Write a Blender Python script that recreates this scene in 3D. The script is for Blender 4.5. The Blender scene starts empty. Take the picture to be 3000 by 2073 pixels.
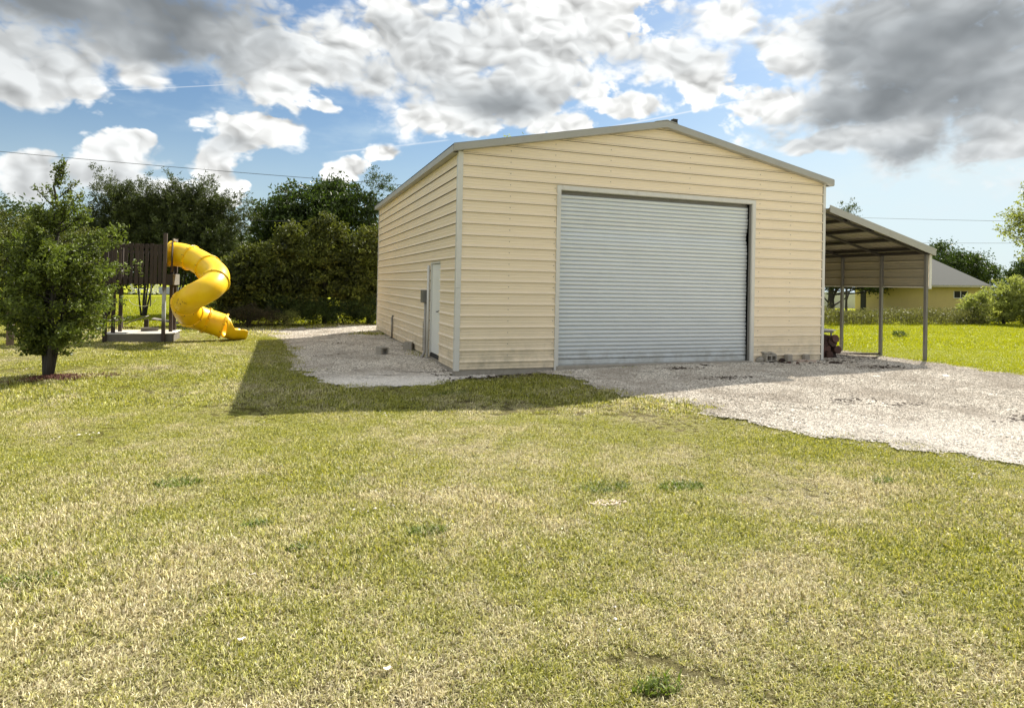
import bpy, math, random
import numpy as np
from mathutils import Matrix, Vector
SC = bpy.context.scene
COL = SC.collection
RNG = np.random.default_rng(7)
random.seed(7)

# ------------------------------------------------------------------ camera
cd = bpy.data.cameras.new('camera'); cam = bpy.data.objects.new('camera', cd); COL.objects.link(cam)
SC.camera = cam
CYAW, CPIT, CROL = 0.3455, 0.0085, 0.0200
CX, CY, CZ = -3.2184, -12.1418, 1.6971
cd.sensor_width = 36.0; cd.lens = 1870.8 / 3000 * 36
cd.shift_y = -(1036.5 - 817.04) / 3000
cd.clip_start = 0.05; cd.clip_end = 2000
_f = Vector((math.sin(CYAW)*math.cos(CPIT), math.cos(CYAW)*math.cos(CPIT), math.sin(CPIT)))
_r = Vector((math.cos(CYAW), -math.sin(CYAW), 0)); _u = _r.cross(_f)
_r2 = _r*math.cos(CROL) + _u*math.sin(CROL); _u2 = -_r*math.sin(CROL) + _u*math.cos(CROL)
M = Matrix((( _r2.x, _u2.x, -_f.x, CX), (_r2.y, _u2.y, -_f.y, CY), (_r2.z, _u2.z, -_f.z, CZ), (0, 0, 0, 1)))
cam.matrix_world = M

# ------------------------------------------------------------------ light
SUNV = Vector((0.82, 0.58, 1.0)).normalized()
sl = bpy.data.lights.new('sun', 'SUN'); so = bpy.data.objects.new('sun', sl); COL.objects.link(so)
sl.energy = 4.2; sl.angle = math.radians(0.55); sl.color = (1.0, 0.94, 0.84)
so.rotation_mode = 'QUATERNION'; so.rotation_quaternion = SUNV.to_track_quat('Z', 'Y')
SKY_STRENGTH = 0.12
SC.view_settings.view_transform = 'Standard'; SC.view_settings.look = 'None'
SC.view_settings.gamma = 1.0; SC.view_settings.exposure = 1.3
try: SC.view_settings.use_curve_mapping = False
except Exception: pass

# blobs of cloud: azimuth, elevation (radians, world), radii, greyness
CLOUDS = [(-0.182,0.338,0.223,0.064,1.0),(-0.053,0.31,0.083,0.052,0.75),(-0.01,0.286,0.046,0.033,0.15),(-0.301,0.255,0.08,0.049,0.4),(-0.196,0.256,0.043,0.017,0.1),(0.231,0.338,0.183,0.08,0.38),(0.411,0.379,0.138,0.069,0.2),(0.315,0.288,0.138,0.038,0.9),(0.233,0.256,0.089,0.029,0.1),(0.384,0.318,0.104,0.05,0.3),(0.096,0.352,0.078,0.024,0.1),(0.161,0.404,0.061,0.012,0.05),(0.568,0.332,0.092,0.03,0.35),(0.634,0.298,0.035,0.029,0.1),(0.529,0.277,0.06,0.018,0.08),(0.454,0.298,0.041,0.022,0.1),(0.67,0.381,0.044,0.031,0.15),(0.902,0.325,0.171,0.08,0.95),(0.98,0.249,0.109,0.095,0.85),(0.756,0.329,0.053,0.04,0.12),(0.836,0.253,0.103,0.035,1.0),(0.733,0.257,0.066,0.036,0.1),(0.994,0.183,0.049,0.027,0.5),(0.847,0.215,0.139,0.016,0.35),(-0.201,0.164,0.051,0.026,0.25),(-0.228,0.132,0.064,0.023,0.5),(-0.307,0.121,0.039,0.03,0.35),(-0.074,0.181,0.035,0.031,0.55),(-0.084,0.146,0.032,0.036,0.1),(-0.051,0.214,0.071,0.023,0.12),(0.094,0.162,0.033,0.02,0.1),(0.14,0.189,0.027,0.014,0.05),(0.062,0.263,0.017,0.012,0.05),(0.421,0.244,0.062,0.02,0.1)]

class NT:
    """small helper for wiring node trees"""
    def __init__(s, tree): s.t = tree; s.n = tree.nodes; s.l = tree.links
    def new(s, typ, **kw):
        nd = s.n.new(typ)
        for k, v in kw.items(): setattr(nd, k, v)
        return nd
    def put(s, sock, v):
        if isinstance(v, bpy.types.NodeSocket): s.l.new(v, sock)
        elif v is not None: sock.default_value = v
    def m(s, op, a, b=None, c=None, clamp=False):
        nd = s.new('ShaderNodeMath', operation=op, use_clamp=clamp)
        s.put(nd.inputs[0], a); s.put(nd.inputs[1], b)
        if c is not None: s.put(nd.inputs[2], c)
        return nd.outputs[0]
    def v(s, op, a, b=None, scale=None):
        nd = s.new('ShaderNodeVectorMath', operation=op)
        s.put(nd.inputs[0], a); s.put(nd.inputs[1], b)
        if scale is not None: s.put(nd.inputs['Scale'], scale)
        return nd.outputs['Value'] if op in ('LENGTH', 'DOT_PRODUCT', 'DISTANCE') else nd.outputs['Vector']
    def comb(s, x, y, z):
        nd = s.new('ShaderNodeCombineXYZ'); s.put(nd.inputs[0], x); s.put(nd.inputs[1], y); s.put(nd.inputs[2], z); return nd.outputs[0]
    def sep(s, v):
        nd = s.new('ShaderNodeSeparateXYZ'); s.put(nd.inputs[0], v); return nd.outputs
    def noise(s, vec, scale, detail=4, rough=0.55, dist=0.0, lac=2.0):
        nd = s.new('ShaderNodeTexNoise'); s.put(nd.inputs['Vector'], vec)
        nd.inputs['Scale'].default_value = scale; nd.inputs['Detail'].default_value = detail
        nd.inputs['Roughness'].default_value = rough; nd.inputs['Distortion'].default_value = dist
        nd.inputs['Lacunarity'].default_value = lac
        return nd.outputs['Fac']
    def mr(s, x, a, b, c=0.0, d=1.0, smooth=True):
        nd = s.new('ShaderNodeMapRange'); nd.interpolation_type = 'SMOOTHSTEP' if smooth else 'LINEAR'
        s.put(nd.inputs['Value'], x)
        for k, q in zip(('From Min', 'From Max', 'To Min', 'To Max'), (a, b, c, d)): s.put(nd.inputs[k], q)
        return nd.outputs['Result']
    def mix(s, f, a, b, mode='MIX'):
        nd = s.new('ShaderNodeMix', data_type='RGBA', blend_type=mode, clamp_factor=True)
        s.put(nd.inputs[0], f); s.put(nd.inputs[6], c4(a)); s.put(nd.inputs[7], c4(b))
        return nd.outputs[2]
    def hsv(s, col, h=0.5, sat=1.0, val=1.0):
        nd = s.new('ShaderNodeHueSaturation'); s.put(nd.inputs['Hue'], h); s.put(nd.inputs['Saturation'], sat); s.put(nd.inputs['Value'], val); s.put(nd.inputs['Color'], c4(col))
        return nd.outputs[0]
def c4(c):
    if isinstance(c, (tuple, list)) and len(c) == 3: return (c[0], c[1], c[2], 1.0)
    return c

def build_world():
    w = bpy.data.worlds.new('World'); SC.world = w; w.use_nodes = True
    N = NT(w.node_tree); N.n.clear()
    out = N.new('ShaderNodeOutputWorld'); bg = N.new('ShaderNodeBackground'); bg.inputs[1].default_value = SKY_STRENGTH
    N.l.new(bg.outputs[0], out.inputs[0])
    sky = N.new('ShaderNodeTexSky'); sky.sky_type = 'NISHITA'; sky.sun_disc = False
    sky.sun_elevation = math.asin(SUNV.z); sky.sun_rotation = math.atan2(SUNV.x, SUNV.y)
    sky.air_density = 1.15; sky.dust_density = 1.2; sky.ozone_density = 1.5; sky.altitude = 10
    tc = N.new('ShaderNodeTexCoord'); d = N.v('NORMALIZE', tc.outputs['Generated'])
    x, y, z = N.sep(d)
    az = N.m('ARCTAN2', x, y); el = N.m('ARCSINE', z)
    stretch = N.v('MULTIPLY', d, (1.0, 1.0, 1.5))
    # domain warp so that outlines billow
    w1 = N.new('ShaderNodeTexNoise'); N.put(w1.inputs['Vector'], stretch); w1.inputs['Scale'].default_value = 7; w1.inputs['Detail'].default_value = 4; w1.inputs['Roughness'].default_value = 0.55
    wc = N.v('SUBTRACT', w1.outputs['Color'], (0.5, 0.5, 0.5))
    wx, wy, wz = N.sep(wc)
    A = N.m('ADD', az, N.m('MULTIPLY', wx, 0.10)); Ee = N.m('ADD', el, N.m('MULTIPLY', wy, 0.055))
    P = N.comb(A, Ee, 0.0)
    F = None; SW = None; SG = None
    for (a, e, ra, re, g) in CLOUDS:
        q = N.v('MULTIPLY', N.v('SUBTRACT', P, (a, e, 0)), (0.86/ra, 0.86/re, 0))
        b = N.m('SUBTRACT', 1.0, N.v('LENGTH', q))
        wgt = N.m('POWER', 30.0, b)
        F = b if F is None else N.m('SMOOTH_MAX', F, b, 0.15)
        SW = wgt if SW is None else N.m('ADD', SW, wgt)
        SG = N.m('MULTIPLY', wgt, g) if SG is None else N.m('MULTIPLY_ADD', wgt, g, SG)
    G = N.m('DIVIDE', SG, N.m('ADD', SW, 0.0001))
    # unseen rest of the sky, cloud made whiter and denser to lift ambient light
    far = N.m('MAXIMUM', N.mr(N.m('ABSOLUTE', N.m('SUBTRACT', az, 0.345)), 0.72, 0.9), N.mr(el, 0.42, 0.56))
    gen = N.m('MULTIPLY', N.m('SUBTRACT', N.noise(N.v('MULTIPLY', d, (1, 1, 2.0)), 2.3, 2, 0.5), 0.42), 4.0)
    gen = N.m('MINIMUM', gen, 0.7)
    F = N.m('ADD', N.m('MULTIPLY', F, N.m('SUBTRACT', 1.0, far)), N.m('MULTIPLY', gen, far))
    G = N.m('ADD', N.m('MULTIPLY', G, N.m('SUBTRACT', 1.0, far)), N.m('MULTIPLY', N.m('MULTIPLY', gen, 0.35, clamp=True), far))
    def puff(vec, octs):
        t = None
        for sc_, am in octs:
            b_ = N.m('MULTIPLY', N.m('ABSOLUTE', N.m('SUBTRACT', N.noise(vec, sc_, 0), 0.5)), am*2.4)
            t = b_ if t is None else N.m('ADD', t, b_)
        return t
    OC = ((9.0, .50), (19.0, .30), (41.0, .17), (88.0, .10)); v2 = N.v('ADD', stretch, N.v('SCALE', wc, scale=0.06))
    nC = puff(v2, OC[:3]); nB = puff(N.v('ADD', v2, (0.006, 0.004, 0.013)), OC[:3])
    nA = N.m('ADD', nC, puff(v2, OC[3:]))
    fr = N.noise(stretch, 9, 5, 0.6)
    D = N.m('ADD', N.m('MULTIPLY_ADD', G, 0.30, F), N.m('ADD', N.m('MULTIPLY', N.m('SUBTRACT', nA, 0.27), 1.25), N.m('MULTIPLY', N.m('SUBTRACT', fr, 0.53), 2.1)))
    soft = N.m('ADD', N.m('MULTIPLY', N.m('MULTIPLY', G, G), 0.55), N.mr(wz, -0.08, 0.12, 0.12, 0.55))
    alpha = N.mr(D, -0.06, soft)
    thick = N.mr(N.m('ADD', N.m('MULTIPLY', D, 0.4), N.m('MULTIPLY', F, 0.6)), -0.05, 0.6)
    low = N.mr(N.noise(N.v('MULTIPLY', d, (1, 1, 1.6)), 5.5, 3, 0.5), 0.32, 0.68, 0.62, 1.05)
    grey = N.m('MULTIPLY', N.m('MULTIPLY', G, low), N.m('ADD', 0.45, N.m('MULTIPLY', thick, 0.62)), clamp=True)
    lit = N.m('MULTIPLY', N.m('SUBTRACT', nC, nB), N.m('MULTIPLY', N.m('SUBTRACT', 1.12, grey), 2.0))
    lum = N.m('ADD', N.m('SUBTRACT', 1.02, N.m('MULTIPLY', thick, 0.12)), lit)
    lum = N.m('MULTIPLY', N.m('MINIMUM', N.m('MAXIMUM', lum, 0.5), 1.10), N.m('SUBTRACT', 1.0, N.m('MULTIPLY', grey, 0.74)))
    tint = N.mix(grey, (1.0, 0.998, 0.97), (0.86, 0.94, 1.0))
    k = 0.48 / SKY_STRENGTH
    cloud = N.v('SCALE', tint, scale=N.m('MULTIPLY', lum, k))
    # thin veil towards the horizon
    skyc = N.v('MULTIPLY', sky.outputs[0], (0.262, 0.318, 0.365))
    veil = N.m('ADD', N.mr(el, 0.0, 0.26, 0.66, 0.0), N.m('MULTIPLY', N.mr(az, 0.30, 0.95), N.mr(el, 0.1, 0.34, 0.85, 0.0)), clamp=True)
    veil = N.m('ADD', N.m('MULTIPLY', veil, N.mr(N.noise(stretch, 4, 4), 0.3, 0.7, 0.75, 1.1)), N.mr(N.noise(N.v('MULTIPLY', d, (1, 1, 3)), 5, 5, 0.6), 0.5, 0.75, 0.0, 0.30), clamp=True)
    hz = N.v('SCALE', N.comb(0.74, 0.87, 0.92), scale=k*0.88)
    skyc = N.mix(veil, skyc, hz)
    # faint contrails
    for (a0, e0, a1, e1, wd, st) in ((-0.2305, 0.2402, -0.0699, 0.2725, 0.0011, 0.4), (0.06, 0.190, 0.2475, 0.2204, 0.0022, 0.35), (0.441, 0.234, 0.6846, 0.272, 0.0020, 0.5)):
        L = math.hypot(a1-a0, e1-e0); ux, uy = (a1-a0)/L, (e1-e0)/L
        px = N.m('SUBTRACT', az, a0); py = N.m('SUBTRACT', el, e0)
        t = N.m('ADD', N.m('MULTIPLY', px, ux), N.m('MULTIPLY', py, uy))
        s = N.m('ABSOLUTE', N.m('SUBTRACT', N.m('MULTIPLY', px, -uy), N.m('MULTIPLY', py, -ux)))
        f = N.m('MULTIPLY', N.mr(s, 0.0, wd, st, 0.0), N.m('MULTIPLY', N.mr(t, 0.0, L*0.25), N.mr(t, L*0.93, L, 1.0, 0.0)))
        skyc = N.mix(f, skyc, N.v('SCALE', N.comb(0.95, 0.98, 1.0), scale=k*0.9))
    N.put(bg.inputs[0], N.mix(alpha, skyc, cloud))
build_world()

# ------------------------------------------------------------------ helpers
def tag(o, label=None, cat=None, group=None, kind=None):
    if label: o['label'] = label
    if cat: o['category'] = cat
    if group: o['group'] = group
    if kind: o['kind'] = kind
    return o
def thing(name, label, cat, loc=(0, 0, 0), rz=0.0, group=None):
    o = bpy.data.objects.new(name, None); COL.objects.link(o); o.location = loc; o.rotation_euler = (0, 0, rz)
    o.empty_display_size = 0.2
    return tag(o, label, cat, group)
def fastmesh(name, V, F4=None, F3=None, mats=None, smooth=False, attrs=None):
    V = np.asarray(V, np.float32).reshape(-1, 3)
    me = bpy.data.meshes.new(name)
    nv = len(V); f4 = np.asarray(F4 if F4 is not None else [], np.int32).reshape(-1, 4); f3 = np.asarray(F3 if F3 is not None else [], np.int32).reshape(-1, 3)
    me.vertices.add(nv); me.vertices.foreach_set('co', V.ravel())
    nl = f4.size + f3.size; me.loops.add(nl); me.loops.foreach_set('vertex_index', np.concatenate([f4.ravel(), f3.ravel()]))
    npl = len(f4) + len(f3); me.polygons.add(npl)
    tot = np.concatenate([np.full(len(f4), 4, np.int32), np.full(len(f3), 3, np.int32)])
    st = np.concatenate([[0], np.cumsum(tot)[:-1]]).astype(np.int32) if npl else np.zeros(0, np.int32)
    me.polygons.foreach_set('loop_start', st); me.polygons.foreach_set('loop_total', tot)
    me.polygons.foreach_set('use_smooth', np.full(npl, bool(smooth)))
    me.update(calc_edges=True)
    if attrs:
        for k, a in attrs.items():
            at = me.attributes.new(k, 'FLOAT', 'POINT'); at.data.foreach_set('value', np.asarray(a, np.float32))
    if mats is not None:
        for m_ in (mats if isinstance(mats, (list, tuple)) else [mats]): me.materials.append(m_)
    return me
def add(name, me, parent=None, loc=(0, 0, 0), rot=(0, 0, 0)):
    o = bpy.data.objects.new(name, me); COL.objects.link(o); o.location = loc; o.rotation_euler = rot
    if parent is not None: o.parent = parent
    return o
class MB:
    """collects boxes, prisms and tubes into one mesh"""
    def __init__(s): s.v = []; s.f = []; s.t = []; s.n = 0
    def _add(s, V, F4=(), F3=()):
        s.v.append(np.asarray(V, float)); 
        for f in F4: s.f.append([i+s.n for i in f])
        for f in F3: s.t.append([i+s.n for i in f])
        s.n += len(V); return s
    def box(s, c, d, rot=None, bev=0.0):
        """centre, size, optional 3x3 rotation; corners chamfered on the long edges when bev"""
        hx, hy, hz = [q/2 for q in d]
        if bev > 0:
            b = min(bev, hx*.9, hy*.9, hz*.9)
            V = []
            for z, i in ((-hz, b), (-hz+b, 0), (hz-b, 0), (hz, b)):
                ax, ay = hx-i, hy-i
                bb = b if i == 0 else b*0.5
                V += [(ax-bb, ay, z), (ax, ay-bb, z), (ax, -ay+bb, z), (ax-bb, -ay, z), (-ax+bb, -ay, z), (-ax, -ay+bb, z), (-ax, ay-bb, z), (-ax+bb, ay, z)]
            F4 = []
            for r in range(3):
                for k in range(8):
                    a = r*8+k; b2 = r*8+(k+1) % 8; F4.append((a, a+8, b2+8, b2))
            F4 += [(0, 1, 2, 3), (0, 3, 4, 7), (4, 5, 6, 7), (24+3, 24+2, 24+1, 24), (24+7, 24+4, 24+3, 24), (24+7, 24+6, 24+5, 24+4)]
        else:
            V = [(x, y, z) for x in (-hx, hx) for y in (-hy, hy) for z in (-hz, hz)]
            F4 = [(0, 1, 3, 2), (4, 6, 7, 5), (0, 4, 5, 1), (2, 3, 7, 6), (0, 2, 6, 4), (1, 5, 7, 3)]
        V = np.array(V, float)
        if rot is not None: V = V @ np.array(rot).T
        return s._add(V + np.array(c, float), F4)
    def bb(s, a, b, bev=0.0):
        return s.box([(p+q)/2 for p, q in zip(a, b)], [abs(q-p) for p, q in zip(a, b)], None, bev)
    def prism(s, poly, axis, lo, hi):
        """polygon (2D list) extruded along an axis"""
        n = len(poly); V = []
        for t in (lo, hi):
            for (a, b) in poly:
                V.append({'x': (t, a, b), 'y': (a, t, b), 'z': (a, b, t)}[axis])
        F4 = [(i, (i+1) % n, (i+1) % n+n, i+n) for i in range(n)]; F3 = []
        for k in range(1, n-1): F3 += [(0, k+1, k), (n, n+k, n+k+1)]
        return s._add(V, F4, F3)
    def tube(s, pts, rad, seg=8, caps=True):
        pts = [np.array(p, float) for p in pts]; n = len(pts)
        rad = [rad]*n if np.isscalar(rad) else list(rad)
        V = []; up = None
        for i, p in enumerate(pts):
            d = pts[min(i+1, n-1)] - pts[max(i-1, 0)]; d /= (np.linalg.norm(d)+1e-9)
            if up is None: up = np.array([0, 0, 1.0]) if abs(d[2]) < .9 else np.array([1.0, 0, 0])
            a = np.cross(d, up); a /= (np.linalg.norm(a)+1e-9); up = np.cross(a, d)
            for k in range(seg):
                t = 2*math.pi*k/seg; V.append(p + rad[i]*(math.cos(t)*a + math.sin(t)*up))
        F4 = []
        for i in range(n-1):
            for k in range(seg):
                a = i*seg+k; b = i*seg+(k+1) % seg; F4.append((a, b, b+seg, a+seg))
        F3 = []
        if caps:
            V += [pts[0], pts[-1]]; c0 = n*seg; c1 = c0+1
            for k in range(seg):
                F3.append((c0, (k+1) % seg, k)); F3.append((c1, (n-1)*seg+k, (n-1)*seg+(k+1) % seg))
        return s._add(V, F4, F3)
    def mesh(s, name, mat, smooth=False):
        return fastmesh(name, np.concatenate(s.v), s.f, s.t, mat, smooth)
    def obj(s, name, mat, parent=None, smooth=False, loc=(0, 0, 0), rot=(0, 0, 0)):
        return add(name, s.mesh(name, mat, smooth), parent, loc, rot)
def rotm(ax, ang):
    return np.array(Matrix.Rotation(ang, 3, ax))
def copy_tree(o, parent=None):
    c = o.copy(); COL.objects.link(c); c.parent = parent
    for ch in list(o.children): copy_tree(ch, c)
    return c
# value noise in numpy, for layout only
_T = np.random.default_rng(3).random((256, 256))
def vnoise(x, y):
    x = np.asarray(x, float); y = np.asarray(y, float)
    xi = np.floor(x).astype(int); yi = np.floor(y).astype(int); fx = x-xi; fy = y-yi
    fx = fx*fx*(3-2*fx); fy = fy*fy*(3-2*fy)
    g = lambda a, b: _T[a % 256, b % 256]
    return (g(xi, yi)*(1-fx)+g(xi+1, yi)*fx)*(1-fy)+(g(xi, yi+1)*(1-fx)+g(xi+1, yi+1)*fx)*fy
def fbm(x, y, o=4):
    s = 0; a = .5; t = 0
    for k in range(o): s = s+a*vnoise(x*2**k+17.3*k, y*2**k+5.1*k); t += a; a *= .5
    return s/t
def sst(a, b, x):
    t = np.clip((np.asarray(x, float)-a)/(b-a), 0, 1); return t*t*(3-2*t)
def gz(x, y):
    """height of the ground"""
    x = np.asarray(x, float); y = np.asarray(y, float)
    g = -0.15 + 0.12*sst(0.5, 5, x) - 0.09*sst(10, 12.4, x)
    g = g + 0.085*sst(-2.9, -0.6, x)*sst(-0.3, 1.4, y)*(1-sst(0.2, 1.5, x))
    g = g + 0.03*sst(-1.0, 0.0, y)*sst(0, 1.5, x)*(1-sst(1.5, 4, x))
    return g + 0.03*(fbm(x*.5, y*.5, 3)-.5)*sst(2, 6, np.hypot(x-CX, y-CY))+0.012*(fbm(x*2.3+9, y*2.3, 2)-.5)

# ------------------------------------------------------------------ materials
def newmat(name):
    m = bpy.data.materials.new(name); m.use_nodes = True; N = NT(m.node_tree); N.n.clear()
    out = N.new('ShaderNodeOutputMaterial'); b = N.new('ShaderNodeBsdfPrincipled'); N.l.new(b.outputs[0], out.inputs[0])
    geo = N.new('ShaderNodeNewGeometry'); tc = N.new('ShaderNodeTexCoord')
    return m, N, b, geo.outputs['Position'], tc.outputs['Object'], out
def bump(N, b, h, strength=0.3, dist=0.01):
    bp = N.new('ShaderNodeBump'); bp.inputs['Strength'].default_value = strength; bp.inputs['Distance'].default_value = dist
    N.put(bp.inputs['Height'], h); N.l.new(bp.outputs[0], b.inputs['Normal'])
def simple(name, col, rough=0.6, var=0.12, scale=3.0, metal=0.0, grime=0.0, grimecol=(0.10, 0.08, 0.05), bmp=0.0, bs=40, spec=0.5, stretch=(1, 1, 1), island=0.0):
    m, N, b, pos, ob, out = newmat(name)
    p = N.v('MULTIPLY', pos, stretch)
    n = N.noise(p, scale, 5, 0.6); n2 = N.noise(p, scale*9, 3, 0.6)
    f = N.m('ADD', N.m('MULTIPLY', N.m('SUBTRACT', n, 0.5), var*2), N.m('MULTIPLY', N.m('SUBTRACT', n2, 0.5), var))
    v = N.m('ADD', 1.0, f)
    if island > 0:
        oi = N.new('ShaderNodeObjectInfo'); v = N.m('ADD', v, N.m('MULTIPLY', N.m('SUBTRACT', oi.outputs['Random'], 0.5), island*2))
    c = N.v('SCALE', N.comb(*col), scale=v)
    if grime > 0:
        g = N.mr(N.noise(N.v('MULTIPLY', pos, (1, 1, 0.35)), scale*2.2, 6, 0.65), 0.5, 0.78, 0.0, grime)
        c = N.mix(g, c, grimecol)
    N.put(b.inputs['Base Color'], c); b.inputs['Roughness'].default_value = rough; b.inputs['Metallic'].default_value = metal
    b.inputs['Specular IOR Level'].default_value = spec
    if bmp > 0: bump(N, b, N.noise(p, bs, 4, 0.6), bmp, 0.01)
    return m
def siding_mat(name, col):
    m, N, b, pos, ob, out = newmat(name)
    x, y, z = N.sep(pos)
    streak = N.noise(N.v('MULTIPLY', pos, (0.35, 0.35, 9.0)), 1.6, 5, 0.6)
    blot = N.noise(pos, 0.9, 5, 0.6)
    v = N.m('ADD', 0.90, N.m('ADD', N.m('MULTIPLY', streak, 0.12), N.m('MULTIPLY', blot, 0.10)))
    c = N.v('SCALE', N.comb(*col), scale=v)
    low = N.m('MULTIPLY', N.mr(z, 0.0, 0.9, 0.55, 0.0), N.mr(N.noise(pos, 3.0, 6, 0.7), 0.35, 0.75))
    c = N.mix(low, c, (0.27, 0.25, 0.17))
    drip = N.mr(N.noise(N.v('MULTIPLY', pos, (6, 6, 0.45)), 2.0, 5, 0.7), 0.60, 0.8, 0.0, 0.22)
    c = N.mix(drip, c, (0.30, 0.27, 0.17))
    N.put(b.inputs['Base Color'], c)
    N.put(b.inputs['Roughness'], N.m('ADD', 0.34, N.m('MULTIPLY', blot, 0.25)))
    bump(N, b, N.noise(N.v('MULTIPLY', pos, (1, 1, 2.5)), 1.6, 3, 0.5), 0.25, 0.02)
    return m
M_SIDE = siding_mat('cream_siding', (0.83, 0.705, 0.52))
M_FASC = simple('grey_white_fascia', (0.36, 0.355, 0.32), 0.45, 0.06, 2.0, grime=0.3, grimecol=(0.25, 0.23, 0.18))
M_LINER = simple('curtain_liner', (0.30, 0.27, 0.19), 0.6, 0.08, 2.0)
M_PURL = simple('dark_purlin', (0.035, 0.03, 0.027), 0.6, 0.1)
M_TRIM = simple('white_trim', (0.64, 0.63, 0.585), 0.42, 0.06, 2.0, grime=0.35, grimecol=(0.30, 0.27, 0.2))
M_ROOF = simple('galvanised_roof', (0.42, 0.43, 0.40), 0.45, 0.1, 2.0, grime=0.3, grimecol=(0.2, 0.19, 0.15))
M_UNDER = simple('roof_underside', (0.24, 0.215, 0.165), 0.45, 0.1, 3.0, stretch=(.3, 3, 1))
M_STEEL = simple('dull_steel', (0.17, 0.165, 0.15), 0.5, 0.15, 5.0, metal=0.2, grime=0.2)
M_DARK = simple('dark_gap', (0.02, 0.02, 0.018), 0.8, 0.1)
M_SHUT = None
def shutter_mat():
    m, N, b, pos, ob, out = newmat('roller_shutter_steel')
    blot = N.noise(pos, 1.3, 5, 0.6); st = N.noise(N.v('MULTIPLY', pos, (1.2, 1, 14)), 1.5, 4, 0.6)
    v = N.m('ADD', 0.88, N.m('ADD', N.m('MULTIPLY', blot, 0.12), N.m('MULTIPLY', st, 0.10)))
    c = N.v('SCALE', N.comb(0.63, 0.67, 0.69), scale=v)
    x, y, z = N.sep(pos)
    c = N.mix(N.m('MULTIPLY', N.mr(z, 0.1, 0.5, 0.5, 0.0), N.mr(N.noise(pos, 4, 5, .7), .35, .7)), c, (0.32, 0.30, 0.25))
    N.put(b.inputs['Base Color'], c); b.inputs['Metallic'].default_value = 0.25; b.inputs['Roughness'].default_value = 0.36
    bump(N, b, blot, 0.3, 0.03)
    return m
M_SHUT = shutter_mat()
M_DOOR = simple('white_door', (0.76, 0.77, 0.74), 0.4, 0.04, 2.0, grime=0.2, grimecol=(0.4, 0.38, 0.3))
M_CONC = simple('weathered_concrete', (0.34, 0.31, 0.26), 0.9, 0.25, 5.0, grime=0.4, bmp=0.5, bs=60)
M_BLOCK = simple('cinder_block', (0.36, 0.33, 0.28), 0.95, 0.25, 8.0, grime=0.6, bmp=0.8, bs=90)
M_BRICK = simple('pale_brick', (0.42, 0.33, 0.27), 0.9, 0.25, 9.0, grime=0.3, bmp=0.6, bs=80, island=0.2)
M_WOOD = simple('dark_weathered_wood', (0.045, 0.031, 0.022), 0.85, 0.35, 6.0, bmp=0.5, bs=30, stretch=(4, 4, .5), island=0.25)
M_FLOOR = simple('sunlit_floor_wood', (0.60, 0.57, 0.50), 0.85, 0.15, 6.0, grime=0.2, stretch=(1, 4, 4))  # paler copy of the grey wood, sunlight on the floor put into its colour
M_GWOOD = simple('grey_weathered_wood', (0.16, 0.145, 0.115), 0.85, 0.25, 6.0, bmp=0.5, bs=30, grime=0.35, stretch=(1, 4, 4))  # grey wood, coloured darker for the shaded front of the base
M_PEEL = None
def peel_mat():
    m, N, b, pos, ob, out = newmat('peeling_painted_post')
    n = N.noise(N.v('MULTIPLY', pos, (3, 3, .8)), 5, 6, .7)
    x, y, z = N.sep(pos)
    band = N.m('MULTIPLY', N.mr(z, 0.35, 0.7), N.mr(z, 1.25, 1.45, 1.0, 0.0))
    f = N.m('MULTIPLY', N.mr(n, 0.38, 0.46), band)
    N.put(b.inputs['Base Color'], N.mix(f, (0.07, 0.052, 0.04), (0.42, 0.45, 0.45))); b.inputs['Roughness'].default_value = .8
    bump(N, b, n, .5, .01); return m
M_PEEL = peel_mat()
def slide_mat():
    m, N, b, pos, ob, out = newmat('yellow_plastic')
    n = N.noise(pos, 2.2, 5, .6)
    c = N.v('SCALE', N.mix(N.mr(n, .3, .7), (0.90, 0.53, 0.002), (0.95, 0.62, 0.004)), scale=1.0)
    fade = N.mr(N.noise(N.v('ADD', pos, (3, 1, 2)), 1.1, 4, .5), .55, .75, 0.0, .35)
    c = N.mix(fade, c, (0.86, 0.66, 0.16))
    # scuffs with a shape of their own
    sc = N.m('MULTIPLY', N.mr(N.v('LENGTH', N.v('MULTIPLY', N.v('SUBTRACT', pos, (-5.72, 7.05, 1.05)), (3.2, 1, 5))), 0.3, 0.8, 1, 0), N.mr(N.noise(pos, 14, 5, .7), .5, .62))
    c = N.mix(sc, c, (0.30, 0.12, 0.01))
    sc2 = N.mr(N.noise(N.v('ADD', pos, (7, 0, 0)), 5.5, 6, .75), .68, .76, 0, .45)
    c = N.mix(sc2, c, (0.45, 0.22, 0.02))
    N.put(b.inputs['Base Color'], c); N.put(b.inputs['Roughness'], N.m('ADD', .26, N.m('MULTIPLY', n, .25)))
    b.inputs['Subsurface Weight'].default_value = 0.0
    return m
M_SLIDE = slide_mat()
M_BOLT = simple('rusty_bolt', (0.16, 0.07, 0.02), 0.7, .2, 10)
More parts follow.
